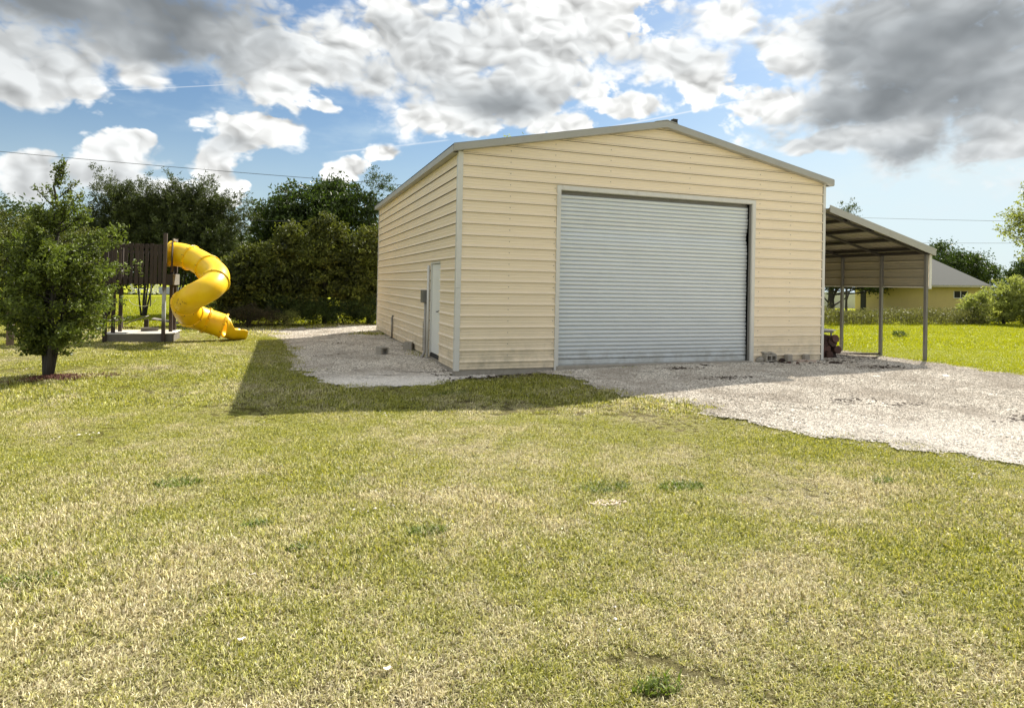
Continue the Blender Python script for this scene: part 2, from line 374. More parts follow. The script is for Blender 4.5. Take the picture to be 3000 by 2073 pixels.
def leaf_mat(name, dark, light, trans=(0.30, 0.42, 0.05), yellow=None, tw=0.45, patch=0.8):
    m, N, b, pos, ob, out = newmat(name)
    at = N.new('ShaderNodeAttribute'); at.attribute_name = 'rnd'; r = at.outputs['Fac']
    big = N.noise(pos, patch, 3, .6)
    f = N.m('ADD', N.m('MULTIPLY', N.m('POWER', r, 1.6), .85), N.m('MULTIPLY', N.m('SUBTRACT', big, .4), 1.2), clamp=True)
    c = N.mix(f, dark, tuple(q*1.25 for q in light))  # few much brighter leaves, sun highlights put into the leaf colour
    if yellow is not None:
        c = N.mix(N.m('MULTIPLY', N.mr(N.noise(N.v('ADD', pos, (5, 9, 1)), patch*.9, 3, .5), .5, .68), N.mr(r, .3, .9)), c, yellow)
    N.put(b.inputs['Base Color'], c); b.inputs['Roughness'].default_value = .5; b.inputs['Specular IOR Level'].default_value = .35
    tr = N.new('ShaderNodeBsdfTranslucent'); N.put(tr.inputs[0], N.mix(f, tuple(q*.55 for q in trans), trans))
    mx = N.new('ShaderNodeMixShader'); mx.inputs[0].default_value = tw
    N.l.new(b.outputs[0], mx.inputs[1]); N.l.new(tr.outputs[0], mx.inputs[2]); N.l.new(mx.outputs[0], out.inputs[0])
    return m
M_OAK = leaf_mat('young_oak_leaves', (0.020, 0.032, 0.005), (0.20, 0.25, 0.045), (0.22, 0.30, 0.025), (0.20, 0.19, 0.03), .32, 1.6)
M_OLIVE = leaf_mat('olive_leaves', (0.012, 0.018, 0.004), (0.15, 0.175, 0.028), (0.18, 0.21, 0.02), (0.27, 0.26, 0.05), .3, .9)
M_DARKL = leaf_mat('dark_green_leaves', (0.010, 0.022, 0.004), (0.075, 0.11, 0.02), (0.10, 0.17, 0.015), None, .25, .6)
M_PINE = leaf_mat('feathery_green_leaves', (0.012, 0.020, 0.005), (0.10, 0.125, 0.03), (0.11, 0.15, 0.02), None, .25, .7)
M_LIME = leaf_mat('pale_lime_leaves', (0.06, 0.08, 0.02), (0.40, 0.43, 0.13), (0.42, 0.48, 0.08), (0.55, 0.52, 0.22), .45, 1.0)
M_REDL = leaf_mat('reddish_bush_leaves', (0.025, 0.022, 0.010), (0.12, 0.10, 0.05), (0.16, 0.12, 0.03), None, .3, 1.0)
M_HEDGE = leaf_mat('dry_hedge_leaves', (0.05, 0.055, 0.02), (0.22, 0.21, 0.08), (0.25, 0.26, 0.05), (0.30, 0.26, 0.13), .3, .8)
M_BARK = simple('dark_bark', (0.045, 0.040, 0.030), 0.9, 0.3, 12, bmp=0.9, bs=25, stretch=(3, 3, .6))
M_YWALL = simple('yellow_stucco', (0.62, 0.50, 0.20), 0.85, 0.06, 1.0, grime=0.18, grimecol=(0.35, 0.28, .14), bmp=.3, bs=40)
M_SHING = simple('grey_green_shingle', (0.036, 0.041, 0.035), 0.9, 0.18, 3.0, stretch=(1, 1, 8))
M_WHITE = simple('white_paint', (0.78, 0.78, 0.76), 0.5, 0.04, 1.0)
M_GREYW = simple('pale_grey_wall', (0.52, 0.55, 0.58), 0.6, 0.06, 1.0)
M_WIRE = simple('black_cable', (0.05, 0.055, 0.06), 0.6, 0.05)
M_LOG = simple('red_brown_log', (0.07, 0.036, 0.028), 0.9, 0.9, 7, bmp=1.0, bs=18, island=.7)
M_PAPER = simple('pale_scrap', (0.75, 0.68, 0.62), 0.8, 0.1, 8)
M_SAND = simple('pale_sand', (0.62, 0.52, 0.42), 0.95, 0.15, 9, bmp=.5, bs=60)

def green_factor(N, pos, r):
    """how green (1) or straw-dry (0) the lawn is at a spot; shared by soil and blades"""
    a = N.noise(pos, 0.42, 4, .6); b_ = N.noise(N.v('ADD', pos, (11, 3, 0)), 2.6, 4, .65)
    f = N.m('ADD', N.m('MULTIPLY', N.m('SUBTRACT', a, .5), 3.3), N.m('MULTIPLY', N.m('SUBTRACT', b_, .5), 2.2))
    x, y, z = N.sep(pos)
    dist = N.v('LENGTH', N.v('SUBTRACT', pos, (CX, CY, 0)))
    f = N.m('ADD', f, N.mr(dist, 3.5, 9.0, 0.44, 0.86))
    if r is not None: f = N.m('ADD', f, N.m('MULTIPLY', N.m('SUBTRACT', r, .5), 1.1))
    f = N.m('ADD', f, N.mr(x, 11.8, 13.4, 0.0, 1.6))
    f = N.m('ADD', f, N.mr(y, 13.5, 17, 0.0, 1.2))
    lush = N.m('MAXIMUM', N.mr(x, 11.8, 13.4), N.mr(y, 13.5, 17))
    return N.m('MAXIMUM', N.m('MINIMUM', f, 1.0), 0.0), lush
def grass_col(N, f, lush, r):
    green = N.mix(r, (0.07, 0.10, 0.006), (0.62, 0.61, 0.13))
    straw = N.mix(r, (0.17, 0.125, 0.04), (1.0, 0.93, 0.64))  # top tones of both mixes raised to paint sun highlights on blades
    c = N.mix(f, straw, green)
    lc = N.mix(r, (0.22, 0.27, 0.005), (0.48, 0.50, 0.02))
    return N.mix(N.m('MULTIPLY', lush, .85), c, lc)
def blade_mat():
    m, N, b, pos, ob, out = newmat('grass_blades')
    at = N.new('ShaderNodeAttribute'); at.attribute_name = 'rnd'; r = at.outputs['Fac']
    f, lush = green_factor(N, pos, r)
    r2 = N.m('FRACT', N.m('MULTIPLY', r, 7.31))
    c = grass_col(N, f, lush, r2)
    N.put(b.inputs['Base Color'], c); b.inputs['Roughness'].default_value = .45; b.inputs['Specular IOR Level'].default_value = .4
    tr = N.new('ShaderNodeBsdfTranslucent'); N.put(tr.inputs[0], N.hsv(c, .49, 1.15, 1.1))
    mx = N.new('ShaderNodeMixShader'); mx.inputs[0].default_value = .38
    N.l.new(b.outputs[0], mx.inputs[1]); N.l.new(tr.outputs[0], mx.inputs[2]); N.l.new(mx.outputs[0], out.inputs[0])
    return m
M_BLADE = blade_mat()
def ground_mat():
    m, N, b, pos, ob, out = newmat('lawn_ground')
    fine = N.noise(pos, 38, 6, .75); mid = N.noise(pos, 9, 5, .7)
    f, lush = green_factor(N, pos, fine)
    r = N.mr(N.noise(N.v('MULTIPLY', pos, (1, 1, 1)), 55, 5, .8), .3, .7, smooth=False)
    c = grass_col(N, f, lush, r)
    thatch = N.mix(mid, (0.030, 0.022, 0.008), (0.11, 0.08, 0.033))  # thatch, coloured darker to deepen the shade between blades
    dist = N.v('LENGTH', N.v('SUBTRACT', pos, (CX, CY, 0)))
    near = N.mr(dist, 12, 26, .75, .12)
    c = N.mix(near, c, thatch)
    dk = N.mr(mid, .3, .55, .55, 1.0)
    c = N.v('SCALE', c, scale=dk)
    N.put(b.inputs['Base Color'], c); b.inputs['Roughness'].default_value = 1.0; b.inputs['Specular IOR Level'].default_value = .1
    h = N.m('ADD', fine, N.m('MULTIPLY', mid, 2.0)); bump(N, b, h, .9, .05)
    return m
M_GROUND = ground_mat()
def gravel_mat(name, instanced=False):
    m, N, b, pos, ob, out = newmat(name)
    vo = N.new('ShaderNodeTexVoronoi'); N.put(vo.inputs['Vector'], pos); vo.inputs['Scale'].default_value = 42
    rr = N.sep(vo.outputs['Color'])[0]
    if instanced:
        at = N.new('ShaderNodeAttribute'); at.attribute_name = 'rnd'; rr = at.outputs['Fac']
    c = N.mix(rr, (0.25, 0.22, 0.175), (0.90, 0.83, 0.72))
    big = N.noise(pos, .9, 5, .65)
    c = N.mix(N.mr(big, .40, .66, 0, .7), c, (0.36, 0.31, 0.25))
    x, y, z = N.sep(pos)
    # the band of cleaner, whiter shell along both front edges
    band = N.m('MULTIPLY', N.mr(N.noise(N.v('ADD', pos, (4, 4, 0)), .7, 3, .5), .35, .6, .3, 1.0), N.mr(N.m('ADD', y, N.m('MULTIPLY', x, .25)), -6.2, -3.4, 1.0, 0.0))
    band2 = N.m('MULTIPLY', N.mr(x, 0.3, 1.0, 1, 0), N.mr(y, -.4, 1.0, 1.0, 0.0))
    c = N.mix(N.m('MULTIPLY', N.m('MAXIMUM', band, band2), .6), c, (0.84, 0.79, 0.71))
    if not instanced:
        c = N.v('SCALE', c, scale=N.mr(vo.outputs['Distance'], .2, .8, 1.0, .55))
        bump(N, b, vo.outputs['Distance'], -.8, .03)
    N.put(b.inputs['Base Color'], c); b.inputs['Roughness'].default_value = .9; b.inputs['Specular IOR Level'].default_value = .2
    return m
M_GRAV = gravel_mat('shell_gravel'); M_STONE = gravel_mat('gravel_stone', True)

# ------------------------------------------------------------------ ground
def grid_axis(lo, hi, c, fine, growth, reach):
    r = [c]; s = fine; p = c
    while p < hi:
        if p > c+reach: s *= growth
        p += s; r.append(min(p, hi))
    l = []; s = fine; p = c
    while p > lo:
        if p < c-reach: s *= growth
        p -= s; l.append(max(p, lo))
    return np.array(sorted(set(l+r)))
xs = grid_axis(-700, 700, 1.0, .11, 1.3, 13); ys = grid_axis(-60, 900, 0.0, .11, 1.3, 14)
X, Y = np.meshgrid(xs, ys, indexing='ij'); Zg = gz(X, Y)
idx = np.arange(X.size).reshape(X.shape)
F = np.stack([idx[:-1, :-1], idx[1:, :-1], idx[1:, 1:], idx[:-1, 1:]], -1).reshape(-1, 4)
g = add('lawn', fastmesh('lawn', np.stack([X, Y, Zg], -1), F, None, M_GROUND, True)); tag(g, 'wide patchy lawn, straw-dry in front and bright green beyond the carport', None, None, 'structure')

PAD = [(-0.02, 0.0), (-0.02, 10.9), (0.6, 11.0), (2.0, 14.0), (-0.98, 13.9), (-2.89, 13.8), (-4.66, 13.2), (-5.3, 12.75), (-3.92, 11.62), (-3.14, 9.69), (-2.87, 7.3), (-2.78, 4.17), (-2.85, 1.93), (-2.57, 0.71), (-2.27, -0.39), (-1.86, -0.68), (-1.03, -0.79), (-0.32, -0.45), (0.39, -0.28), (1.0, -0.16), (1.95, -0.12), (2.0, 0.05)]
DRIVE = [(2.0, 0.12), (1.95, -0.2), (2.2, -0.6), (2.3, -1.1), (2.3, -1.7), (2.26, -2.2), (2.4, -2.85), (2.56, -3.51), (2.77, -4.09), (2.7, -4.72), (2.8, -5.1), (3.01, -5.73), (3.22, -6.36), (3.62, -6.92), (3.9, -7.3), (4.2, -7.8), (7, -10.5), (12, -13), (16, -14), (16, -9), (12.15, -2.8), (12.5, -1.2), (12.6, 0.0), (12.55, 1.2), (12.8, 2.7), (12.8, 11.5), (9.3, 11.5), (9.3, 0.12)]
def sdf(poly, x, y):
    """signed distance, positive inside"""
    P = np.array(poly, float); Q = np.roll(P, -1, 0)
    d = np.full(x.shape, 1e9); ins = np.zeros(x.shape, bool)
    for (ax, ay), (bx, by) in zip(P, Q):
        ex, ey = bx-ax, by-ay; t = np.clip(((x-ax)*ex+(y-ay)*ey)/(ex*ex+ey*ey+1e-12), 0, 1)
        d = np.minimum(d, np.hypot(x-ax-t*ex, y-ay-t*ey))
        c = ((ay > y) != (by > y)) & (x < (bx-ax)*(y-ay)/(by-ay+1e-12)+ax); ins ^= c
    return np.where(ins, d, -d)
def rag(x, y): return 0.34*(fbm(x*1.3+4, y*1.3, 2)-.5) + 0.30*(fbm(x*6, y*6+3, 3)-.5)
def gravel_sheet(name, poly, label):
    P = np.array(poly); x = np.arange(P[:, 0].min()-.3, P[:, 0].max()+.3, .09); y = np.arange(P[:, 1].min()-.3, P[:, 1].max()+.3, .09)
    X, Y = np.meshgrid(x, y, indexing='ij'); S = sdf(poly, X, Y)+rag(X, Y)
    Z = gz(X, Y)+.004+.022*sst(-.02, .22, S)
    ok = S > 0
    fm = ok[:-1, :-1] & ok[1:, :-1] & ok[1:, 1:] & ok[:-1, 1:]
    idx = np.arange(X.size).reshape(X.shape)
    F = np.stack([idx[:-1, :-1], idx[1:, :-1], idx[1:, 1:], idx[:-1, 1:]], -1)[fm]
    V = np.stack([X, Y, Z], -1).reshape(-1, 3); u, inv = np.unique(F, return_inverse=True)
    o = add(name, fastmesh(name, V[u], inv.reshape(-1, 4), None, M_GRAV, True)); return tag(o, label, None, None, 'structure')
gravel_sheet('gravel_pad', PAD, 'grey gravel strip along the side wall of the garage')
gravel_sheet('gravel_drive', DRIVE, 'pale shell gravel drive in front of the roller door')

# ------------------------------------------------------------------ scattered stuff by geometry nodes
def scatter(name, pts, rot, scl, variants, label, seed=0):
    me = fastmesh(name, pts)
    a = me.attributes.new('rz', 'FLOAT', 'POINT'); a.data.foreach_set('value', np.asarray(rot, np.float32))
    a = me.attributes.new('sc', 'FLOAT', 'POINT'); a.data.foreach_set('value', np.asarray(scl, np.float32))
    a = me.attributes.new('kk', 'INT', 'POINT'); a.data.foreach_set('value', np.random.default_rng(seed).integers(0, len(variants), len(pts)).astype(np.int32))
    o = add(name, me)
    ng = bpy.data.node_groups.new(name+'_scatter', 'GeometryNodeTree')
    ng.interface.new_socket('Geometry', in_out='INPUT', socket_type='NodeSocketGeometry'); ng.interface.new_socket('Geometry', in_out='OUTPUT', socket_type='NodeSocketGeometry')
    N = NT(ng); gi = N.new('NodeGroupInput'); go = N.new('NodeGroupOutput'); jn = N.new('GeometryNodeJoinGeometry')
    def attr(n, t):
        q = N.new('GeometryNodeInputNamedAttribute', data_type=t); q.inputs['Name'].default_value = n; return [s for s in q.outputs if s.enabled][0]
    rz = attr('rz', 'FLOAT'); sc = attr('sc', 'FLOAT'); kk = attr('kk', 'INT')
    cv = N.new('ShaderNodeCombineXYZ'); N.l.new(rz, cv.inputs[2])
    for i, v in enumerate(variants):
        ob = bpy.data.objects.new(name+'_patch', v)
        oi = N.new('GeometryNodeObjectInfo'); oi.inputs['Object'].default_value = ob
        cm = N.new('FunctionNodeCompare', data_type='INT', operation='EQUAL')
        ins = [s for s in cm.inputs if s.enabled]; N.l.new(kk, ins[0]); ins[1].default_value = i
        ip = N.new('GeometryNodeInstanceOnPoints'); N.l.new(gi.outputs[0], ip.inputs['Points']); N.l.new(cm.outputs[0], ip.inputs['Selection'])
        N.l.new(oi.outputs['Geometry'], ip.inputs['Instance']); N.l.new(cv.outputs[0], ip.inputs['Rotation']); N.l.new(sc, ip.inputs['Scale'])
        N.l.new(ip.outputs[0], jn.inputs[0])
    N.l.new(jn.outputs[0], go.inputs[0])
    md = o.modifiers.new('scatter', 'NODES'); md.node_group = ng
    return tag(o, label, None, None, 'stuff')
def blade_patch(name, size, n, w, L, seed, lay=0.6, rndlo=0.0, rndhi=1.0, mat=None):
    r = np.random.default_rng(seed); K = 4
    bx = (r.random(n)-.5)*size; by = (r.random(n)-.5)*size
    dr = r.random(n)*2*math.pi; ln = L*(.45+.8*r.random(n)); ww = w*(.6+.7*r.random(n))
    lean = np.where(r.random(n) < lay, .9+.6*r.random(n), .15+.6*r.random(n)); curl = (r.random(n)-.25)*2.0
    tw = r.random(n)*math.pi
    V = np.zeros((n, K, 2, 3)); cx, cy, cz = bx.copy(), by.copy(), np.full(n, -.004)
    ang = lean*.6
    for k in range(K):
        wk = ww*(1-(k/(K-1))**1.6*.92)
        px, py = -np.sin(dr+.35*np.sin(tw)), np.cos(dr+.35*np.sin(tw))
        tz = .35*np.sin(tw)
        V[:, k, 0] = np.stack([cx-px*wk/2, cy-py*wk/2, cz-tz*wk/2], -1); V[:, k, 1] = np.stack([cx+px*wk/2, cy+py*wk/2, cz+tz*wk/2], -1)
        st = ln/(K-1); cx = cx+np.cos(dr)*np.sin(ang)*st; cy = cy+np.sin(dr)*np.sin(ang)*st; cz = np.maximum(cz+np.cos(ang)*st, .001)
        ang = ang+(lean*.5+curl*.5)/(K-1)*1.4
    base = (np.arange(n)*K*2)[:, None]
    F = np.concatenate([base+np.array([2*k, 2*k+1, 2*k+3, 2*k+2]) for k in range(K-1)], 0)
    rnd = np.repeat(rndlo+(rndhi-rndlo)*r.random(n), K*2)
    return fastmesh(name, V.reshape(-1, 3), F, None, mat or M_BLADE, True, {'rnd': rnd})
def in_gravel(x, y, m=0.0):
    return (sdf(PAD, x, y)+rag(x, y) > m) | (sdf(DRIVE, x, y)+rag(x, y) > m)
def in_building(x, y): return (x > 0.0) & (x < 9.3) & (y > -.02) & (y < 10.9)
FW = np.array([_f.x, _f.y]); FW /= np.linalg.norm(FW); RT = np.array([FW[1], -FW[0]])
def frustum_points(n, d0, d1, jitter_area=True, wid=0.86):
    r = RNG; u = r.random(n); d = np.sqrt(d0*d0+(d1*d1-d0*d0)*u); s = (r.random(n)*2-1)*wid*d
    x = CX+FW[0]*d+RT[0]*s; y = CY+FW[1]*d+RT[1]*s; return x, y
def grassfield(d0, d1, dens, size_scale, margin):
    sp = 1/math.sqrt(dens); w_ = d1*.9; u, v = np.meshgrid(np.arange(-w_, w_, sp), np.arange(0, d1+sp, sp)); u = u.ravel(); v = v.ravel()
    u = u+(RNG.random(len(u))-.5)*sp*1.1; v = v+(RNG.random(len(v))-.5)*sp*1.1
    dd = v; kp = (dd >= d0-.05) & (dd < d1) & (abs(u) < .86*dd+.1); u, v = u[kp], v[kp]; n = len(u)
    x = CX+FW[0]*v+RT[0]*u; y = CY+FW[1]*v+RT[1]*u
    ok = ~in_gravel(x, y, margin+.14*RNG.random(n)) & ~in_building(x, y)
    ok &= ~((x > -7.75) & (x < -6.2) & (y > 8.3) & (y < 9.5))
    x, y = x[ok], y[ok]; h = fbm(x*.8, y*.8, 3)
    return x, y, RNG.random(len(x))*6.283, size_scale*np.clip(.1+1.8*h, .45, 1.6)
near = [blade_patch('turf_near', .20, 265, .0078, .046, s, .82) for s in (1, 2, 3, 4, 5)]
mid = [blade_patch('turf_mid', .30, 260, .0125, .052, s, .72) for s in (6, 7, 8, 9)]
farp = [blade_patch('turf_far', .9, 520, .022, .085, s, .45) for s in (10, 11, 12)]
x, y, r_, s_ = grassfield(2.2, 9.0, 105, 1.0, .02)
scatter('near_grass', np.stack([x, y, gz(x, y)], -1), r_, s_, near, 'short patchy grass, half straw and half green, nearest the camera', 1)
x, y, r_, s_ = grassfield(9.0, 21.0, 22, 1.0, .05)
scatter('middle_grass', np.stack([x, y, gz(x, y)], -1), r_, s_, mid, 'short patchy grass round the garage and the play tower', 2)
x, y, r_, s_ = grassfield(21.0, 60.0, 2.6, 1.0, .3)
scatter('far_grass', np.stack([x, y, gz(x, y)], -1), r_, s_, farp, 'bright green grass beyond the carport and the tower', 3)
# gravel stones
def stone_patch(name, size, n, s0, s1, seed):
    r = np.random.default_rng(seed); V = []; F3 = []; R = []
    base = np.array([(1, 0, 0), (-1, 0, 0), (0, 1, 0), (0, -1, 0), (0, 0, 1), (0, 0, -1)], float)
    tri = [(0, 2, 4), (2, 1, 4), (1, 3, 4), (3, 0, 4)]
    for i in range(n):
        s = s0+(s1-s0)*r.random()**2; b = base*(.6+.6*r.random((6, 1)))*s*np.array([1, .8, .55]); a = r.random()*6.28
        c, q = math.cos(a), math.sin(a); b = b @ np.array([[c, q, 0], [-q, c, 0], [0, 0, 1]])
        b += np.array([(r.random()-.5)*size, (r.random()-.5)*size, s*.25]); V.append(b)
        F3 += [[t+6*i for t in f] for f in tri]; R += [r.random()]*6
    return fastmesh(name, np.concatenate(V), None, F3, M_STONE, False, {'rnd': R})
stones = [stone_patch('stones', .4, 330, .008, .024, s) for s in (1, 2, 3, 4)]
n = 26000; x, y = frustum_points(n, 5.5, 27); S = np.maximum(sdf(PAD, x, y), sdf(DRIVE, x, y))+rag(x, y)
ok = (S > -.05+.16*(RNG.random(n)**6)) & ~in_building(x, y) & (np.hypot(x-CX, y-CY) < 6+21*RNG.random(n)**.4)
x, y = x[ok], y[ok]
scatter('gravel', np.stack([x, y, gz(x, y)+.022], -1), RNG.random(len(x))*6.28, .7+.5*RNG.random(len(x)), stones, 'loose shell gravel lying on the drive and beside the garage', 4)
# single stones straying into the lawn
one = [stone_patch('stray', .35, 9, .006, .016, s) for s in (8, 9)]
x, y = frustum_points(15000, 3, 18); S = np.maximum(sdf(PAD, x, y), sdf(DRIVE, x, y)); ok = (S < 0) & ((S > -.55*RNG.random(len(x))**2.2) | (RNG.random(len(x)) < .006)) & ~in_building(x, y); x, y = x[ok], y[ok]
scatter('stray_gravel', np.stack([x, y, gz(x, y)+.02], -1), RNG.random(len(x))*6.28, .8+.6*RNG.random(len(x)), one, 'single stones strayed from the gravel into the grass', 5)

# ------------------------------------------------------------------ the garage
W, L, RB, Z0 = 9.26, 10.9, 0.2286, 0.16
EAVE, PEAK, OH = 4.388, 5.327, 0.146
SL = (PEAK-EAVE)/(W/2+OH)
def roofz(x): return PEAK - SL*abs(x-W/2)
def wall_top(x): return roofz(x)-0.10
# rows of one course, from the middle of its rib upward: (height, how far it stands out)
ROWS = [(-.021, .029), (-.006, .029), (.024, .0), (.070, .0), (.078, .004), (.090, .004), (.098, .0), (.128, .0), (.136, .004), (.148, .004), (.156, .0), (RB-.024, .0)]
def course(parent, kind, a0, a1, zr, lo=-9, hi=9, off=0.0, name='siding_panel', clip=None, mat=None):
    """one strip of metal siding; kind: 'front' (faces -y), 'left' (faces -x), 'right' (faces +x), 'back'; off is the wall's own plane"""
    rows = []
    for h, d in ROWS:
        z = zr+h
        rows.append((z, d))
    r2 = []
    for i, (z, d) in enumerate(rows):
        zz = min(max(z, lo), hi); r2.append((zz, d if lo <= z <= hi else 0.0))
    rows = r2; V = []; F = []
    if rows[-1][0]-rows[0][0] < .004: return None
    segs = 1
    for z, d in rows:
        p, q = a0, a1
        if clip: p, q = clip(z, a0, a1)
        if q < p: q = p = (p+q)/2
        for t in (p, q):
            if kind == 'front': V.append((t, off-d, z))
            elif kind == 'back': V.append((t, off+d, z))
            elif kind == 'left': V.append((off-d, t, z))
            else: V.append((off+d, t, z))
    n = len(rows)
    for i in range(n-1):
        f = (2*i, 2*i+1, 2*i+3, 2*i+2)
        F.append(f if kind in ('front', 'right') else f[::-1])
    return add(name, fastmesh(name, V, F, None, mat or M_SIDE), parent)
def gclip(z, a, b):
    # keep below the roof: wall_top(x) >= z
    h = (PEAK-.10-z)/SL
    return max(a, W/2-h), min(b, W/2+h)
G = thing('metal_garage', 'large cream metal garage with a wide grey roller door and gable roof', 'garage')
MB().bb((.02, .02, -.25), (W-.02, L-.02, .02)).obj('concrete_slab', M_CONC, G)
DL, DR, DT = 2.104, 7.172, 3.771
TW = .085
for k in range(-1, 23):
    zr = Z0+RB*k; lo = 0.0
    if zr+RB < 0.02: continue
    if zr+RB-.024 <= DT:
        course(G, 'front', .075, DL+.01, zr, lo); course(G, 'front', DR-.01, W-.06, zr, lo)
    elif zr-.024 < DT:
        course(G, 'front', .075, DL+.01, zr, lo, 9, clip=gclip); course(G, 'front', DR-.01, W-.06, zr, lo, 9, clip=gclip)
        course(G, 'front', DL+.01, DR-.01, zr, DT-.01, 9)
    else:
        course(G, 'front', .075, W-.06, zr, lo, 9, clip=gclip)
MDa, MDb, MDt = 1.375, 2.27, 2.14     # the entry door in the side wall
for k in range(-1, 19):
    zr = Z0+RB*k
    if zr+RB < .02: continue
    top = EAVE-.1
    if zr+RB-.024 <= MDt+.03:
        course(G, 'left', .04, MDa, zr, 0, top); course(G, 'left', MDb, L-.03, zr, 0, top)
    elif zr-.024 < MDt+.03:
        course(G, 'left', .04, MDa, zr, 0, top); course(G, 'left', MDb, L-.03, zr, 0, top); course(G, 'left', MDa, MDb, zr, MDt+.03, top)
    else: course(G, 'left', .04, L-.03, zr, 0, top)
    course(G, 'right', .04, L-.03, zr, 0, top, off=W)
for k in range(-1, 23):
    if Z0+RB*k+RB > .02: course(G, 'back', .05, W-.05, Z0+RB*k, 0, 9, off=L, clip=gclip)
# dark boards added behind the siding to block light and blacken the rib gaps
fr = MB()
fr.bb((.02, .02, .02), (DL+.03, .08, 4.25)); fr.bb((DR-.03, .02, .02), (W-.02, .08, 4.25)); fr.bb((DL+.03, .02, DT+.0), (DR-.03, .08, 4.25))
fr.prism([(.03, 4.25), (W-.03, 4.25), (W/2, PEAK-.13)], 'y', .02, .08)
fr.bb((.02, .08, .02), (.07, MDa-.02, 4.25)); fr.bb((.02, MDb+.02, .02), (.07, L-.02, 4.25)); fr.bb((.02, MDa-.02, MDt+.02), (.07, MDb+.02, 4.25)); fr.bb((W-.07, .08, .02), (W-.02, L-.02, 4.25)); fr.bb((.07, L-.07, .02), (W-.07, L-.02, 4.25))
fr.bb((.12, MDa-.1, .0), (.16, MDb+.1, MDt+.1))  # dark sheet behind the entry door, painted shade of the recess
fr.obj('wall_light_block', M_DARK, G)
sm_ = MB()
for k in range(0, 20):
    for x_ in (1.08, 8.22, 3.35, 5.35, 7.3, 2.06):
        z_ = Z0+RB*k+.112
        if z_ > roofz(x_)-.2 or (DL < x_ < DR and z_ < DT+.1): continue
        sm_.bb((x_-.007, -.009, z_-.007), (x_+.007, -.003, z_+.007))
tag(sm_.obj('siding_screws', M_STEEL, G), None, None, None, 'stuff')
# corner trims: folded angles
def angle(name, x0, y0, z0, z1, fx, fy, parent=G, mat=M_TRIM, t=.012, wd=.082):
    """L-shaped trim; fx, fy point away from the building along each face"""
    m = MB(); e = .022
    a = sorted((x0+fx*e, x0-fx*wd)); b = sorted((y0+fy*e, y0+fy*(e-t)))
    m.bb((a[0], b[0], z0), (a[1], b[1], z1))
    a = sorted((x0+fx*e, x0+fx*(e-t))); b = sorted((y0+fy*(e-t)-fy*.0005, y0-fy*wd))
    m.bb((a[0], b[0], z0), (a[1], b[1], z1)); return m.obj(name, mat, parent)
angle('corner_trim', 0, 0, -.02, 1.60, -1, -1); angle('corner_trim', 0, 0, 1.604, 4.29, -1, -1, t=.0135)
angle('corner_trim', W, 0, -.02, 4.29, 1, -1, wd=.055); angle('corner_trim', 0, L, -.02, 4.29, -1, 1, wd=.05); angle('corner_trim', W, L, -.02, 4.29, 1, 1)
# door surround
MB().bb((DL-.0, -.026, -.12), (DL+.083, -.005, 1.45)).bb((DL, -.0275, 1.455), (DL+.083, -.005, DT)).bb((DL+.083, -.02, -.12), (DL+.094, .085, DT-.08)).obj('door_jamb', M_TRIM, G)
MB().bb((DR-.083, -.026, -.06), (DR, -.005, DT)).bb((DR-.094, -.02, -.06), (DR-.083, .085, DT-.08)).obj('door_jamb', M_TRIM, G)
MB().bb((DL+.083, -.0265, DT-.082), (DR-.083, -.005, DT)).bb((DL+.094, -.02, DT-.092), (DR-.094, .085, DT-.082)).obj('door_header', M_TRIM, G)
MB().bb((DR-.135, .02, .03), (DR-.097, .05, DT-.1)).obj('door_guide', M_STEEL, G)
MB().bb((DL+.05, -.06, -.15), (DR-.05, .3, .028), .01).obj('door_sill', M_CONC, G)
# roller door: every slat its own piece
RD = add('roller_door', MB().bb((DL+.09, .155, DT-.30), (DR-.14, .20, DT+.1)).mesh('roller_door', M_SHUT), G)
zt = DT-.165; zb = .145; nsl = 40; sh = (zt-zb)/nsl
def bow(z):
    t = (z-zb)/(zt-zb)
    return .10+.022*math.sin(t*math.pi*1.0)+.034*math.exp(-((t-.80)/.05)**2)-.010*math.exp(-((t-.70)/.05)**2)
def slat_mesh(i):
    rg = random.Random(i); z0 = zb+i*sh; V = []; prof = [(0.0, .026), (.05, .026), (.10, .002), (.28, -.003), (.55, -.006), (.80, -.005), (.93, .001), (.965, .024), (1.0, .026)]
    tl = (rg.random()-.5)*.0025
    x0, x1 = DL+.088, DR-.128+(rg.random()-.5)*.012; nx = 7
    for (t, d) in prof:
        for k in range(nx):
            x = x0+(x1-x0)*k/(nx-1); z = z0+sh*t
            V.append((x, bow(z)+d*1.25+tl*(t-.5)+.0018*math.sin(k*2.1+i*.7), z))
    F = [(a*nx+k, a*nx+k+1, (a+1)*nx+k+1, (a+1)*nx+k) for a in range(len(prof)-1) for k in range(nx-1)]
    return fastmesh('slat', V, F, None, M_SHUT, True)
for i in range(nsl): add('slat', slat_mesh(i), RD)
MB().bb((DL+.088, .092, .045), (DR-.13, .125, .14), .006).bb((DL+.088, .105, .024), (DR-.13, .118, .045)).obj('bottom_bar', M_SHUT, RD)
MB().bb((DL+.09, .12, DT-.163), (DR-.13, .14, DT-.10)).obj('top_strip', M_STEEL, RD)
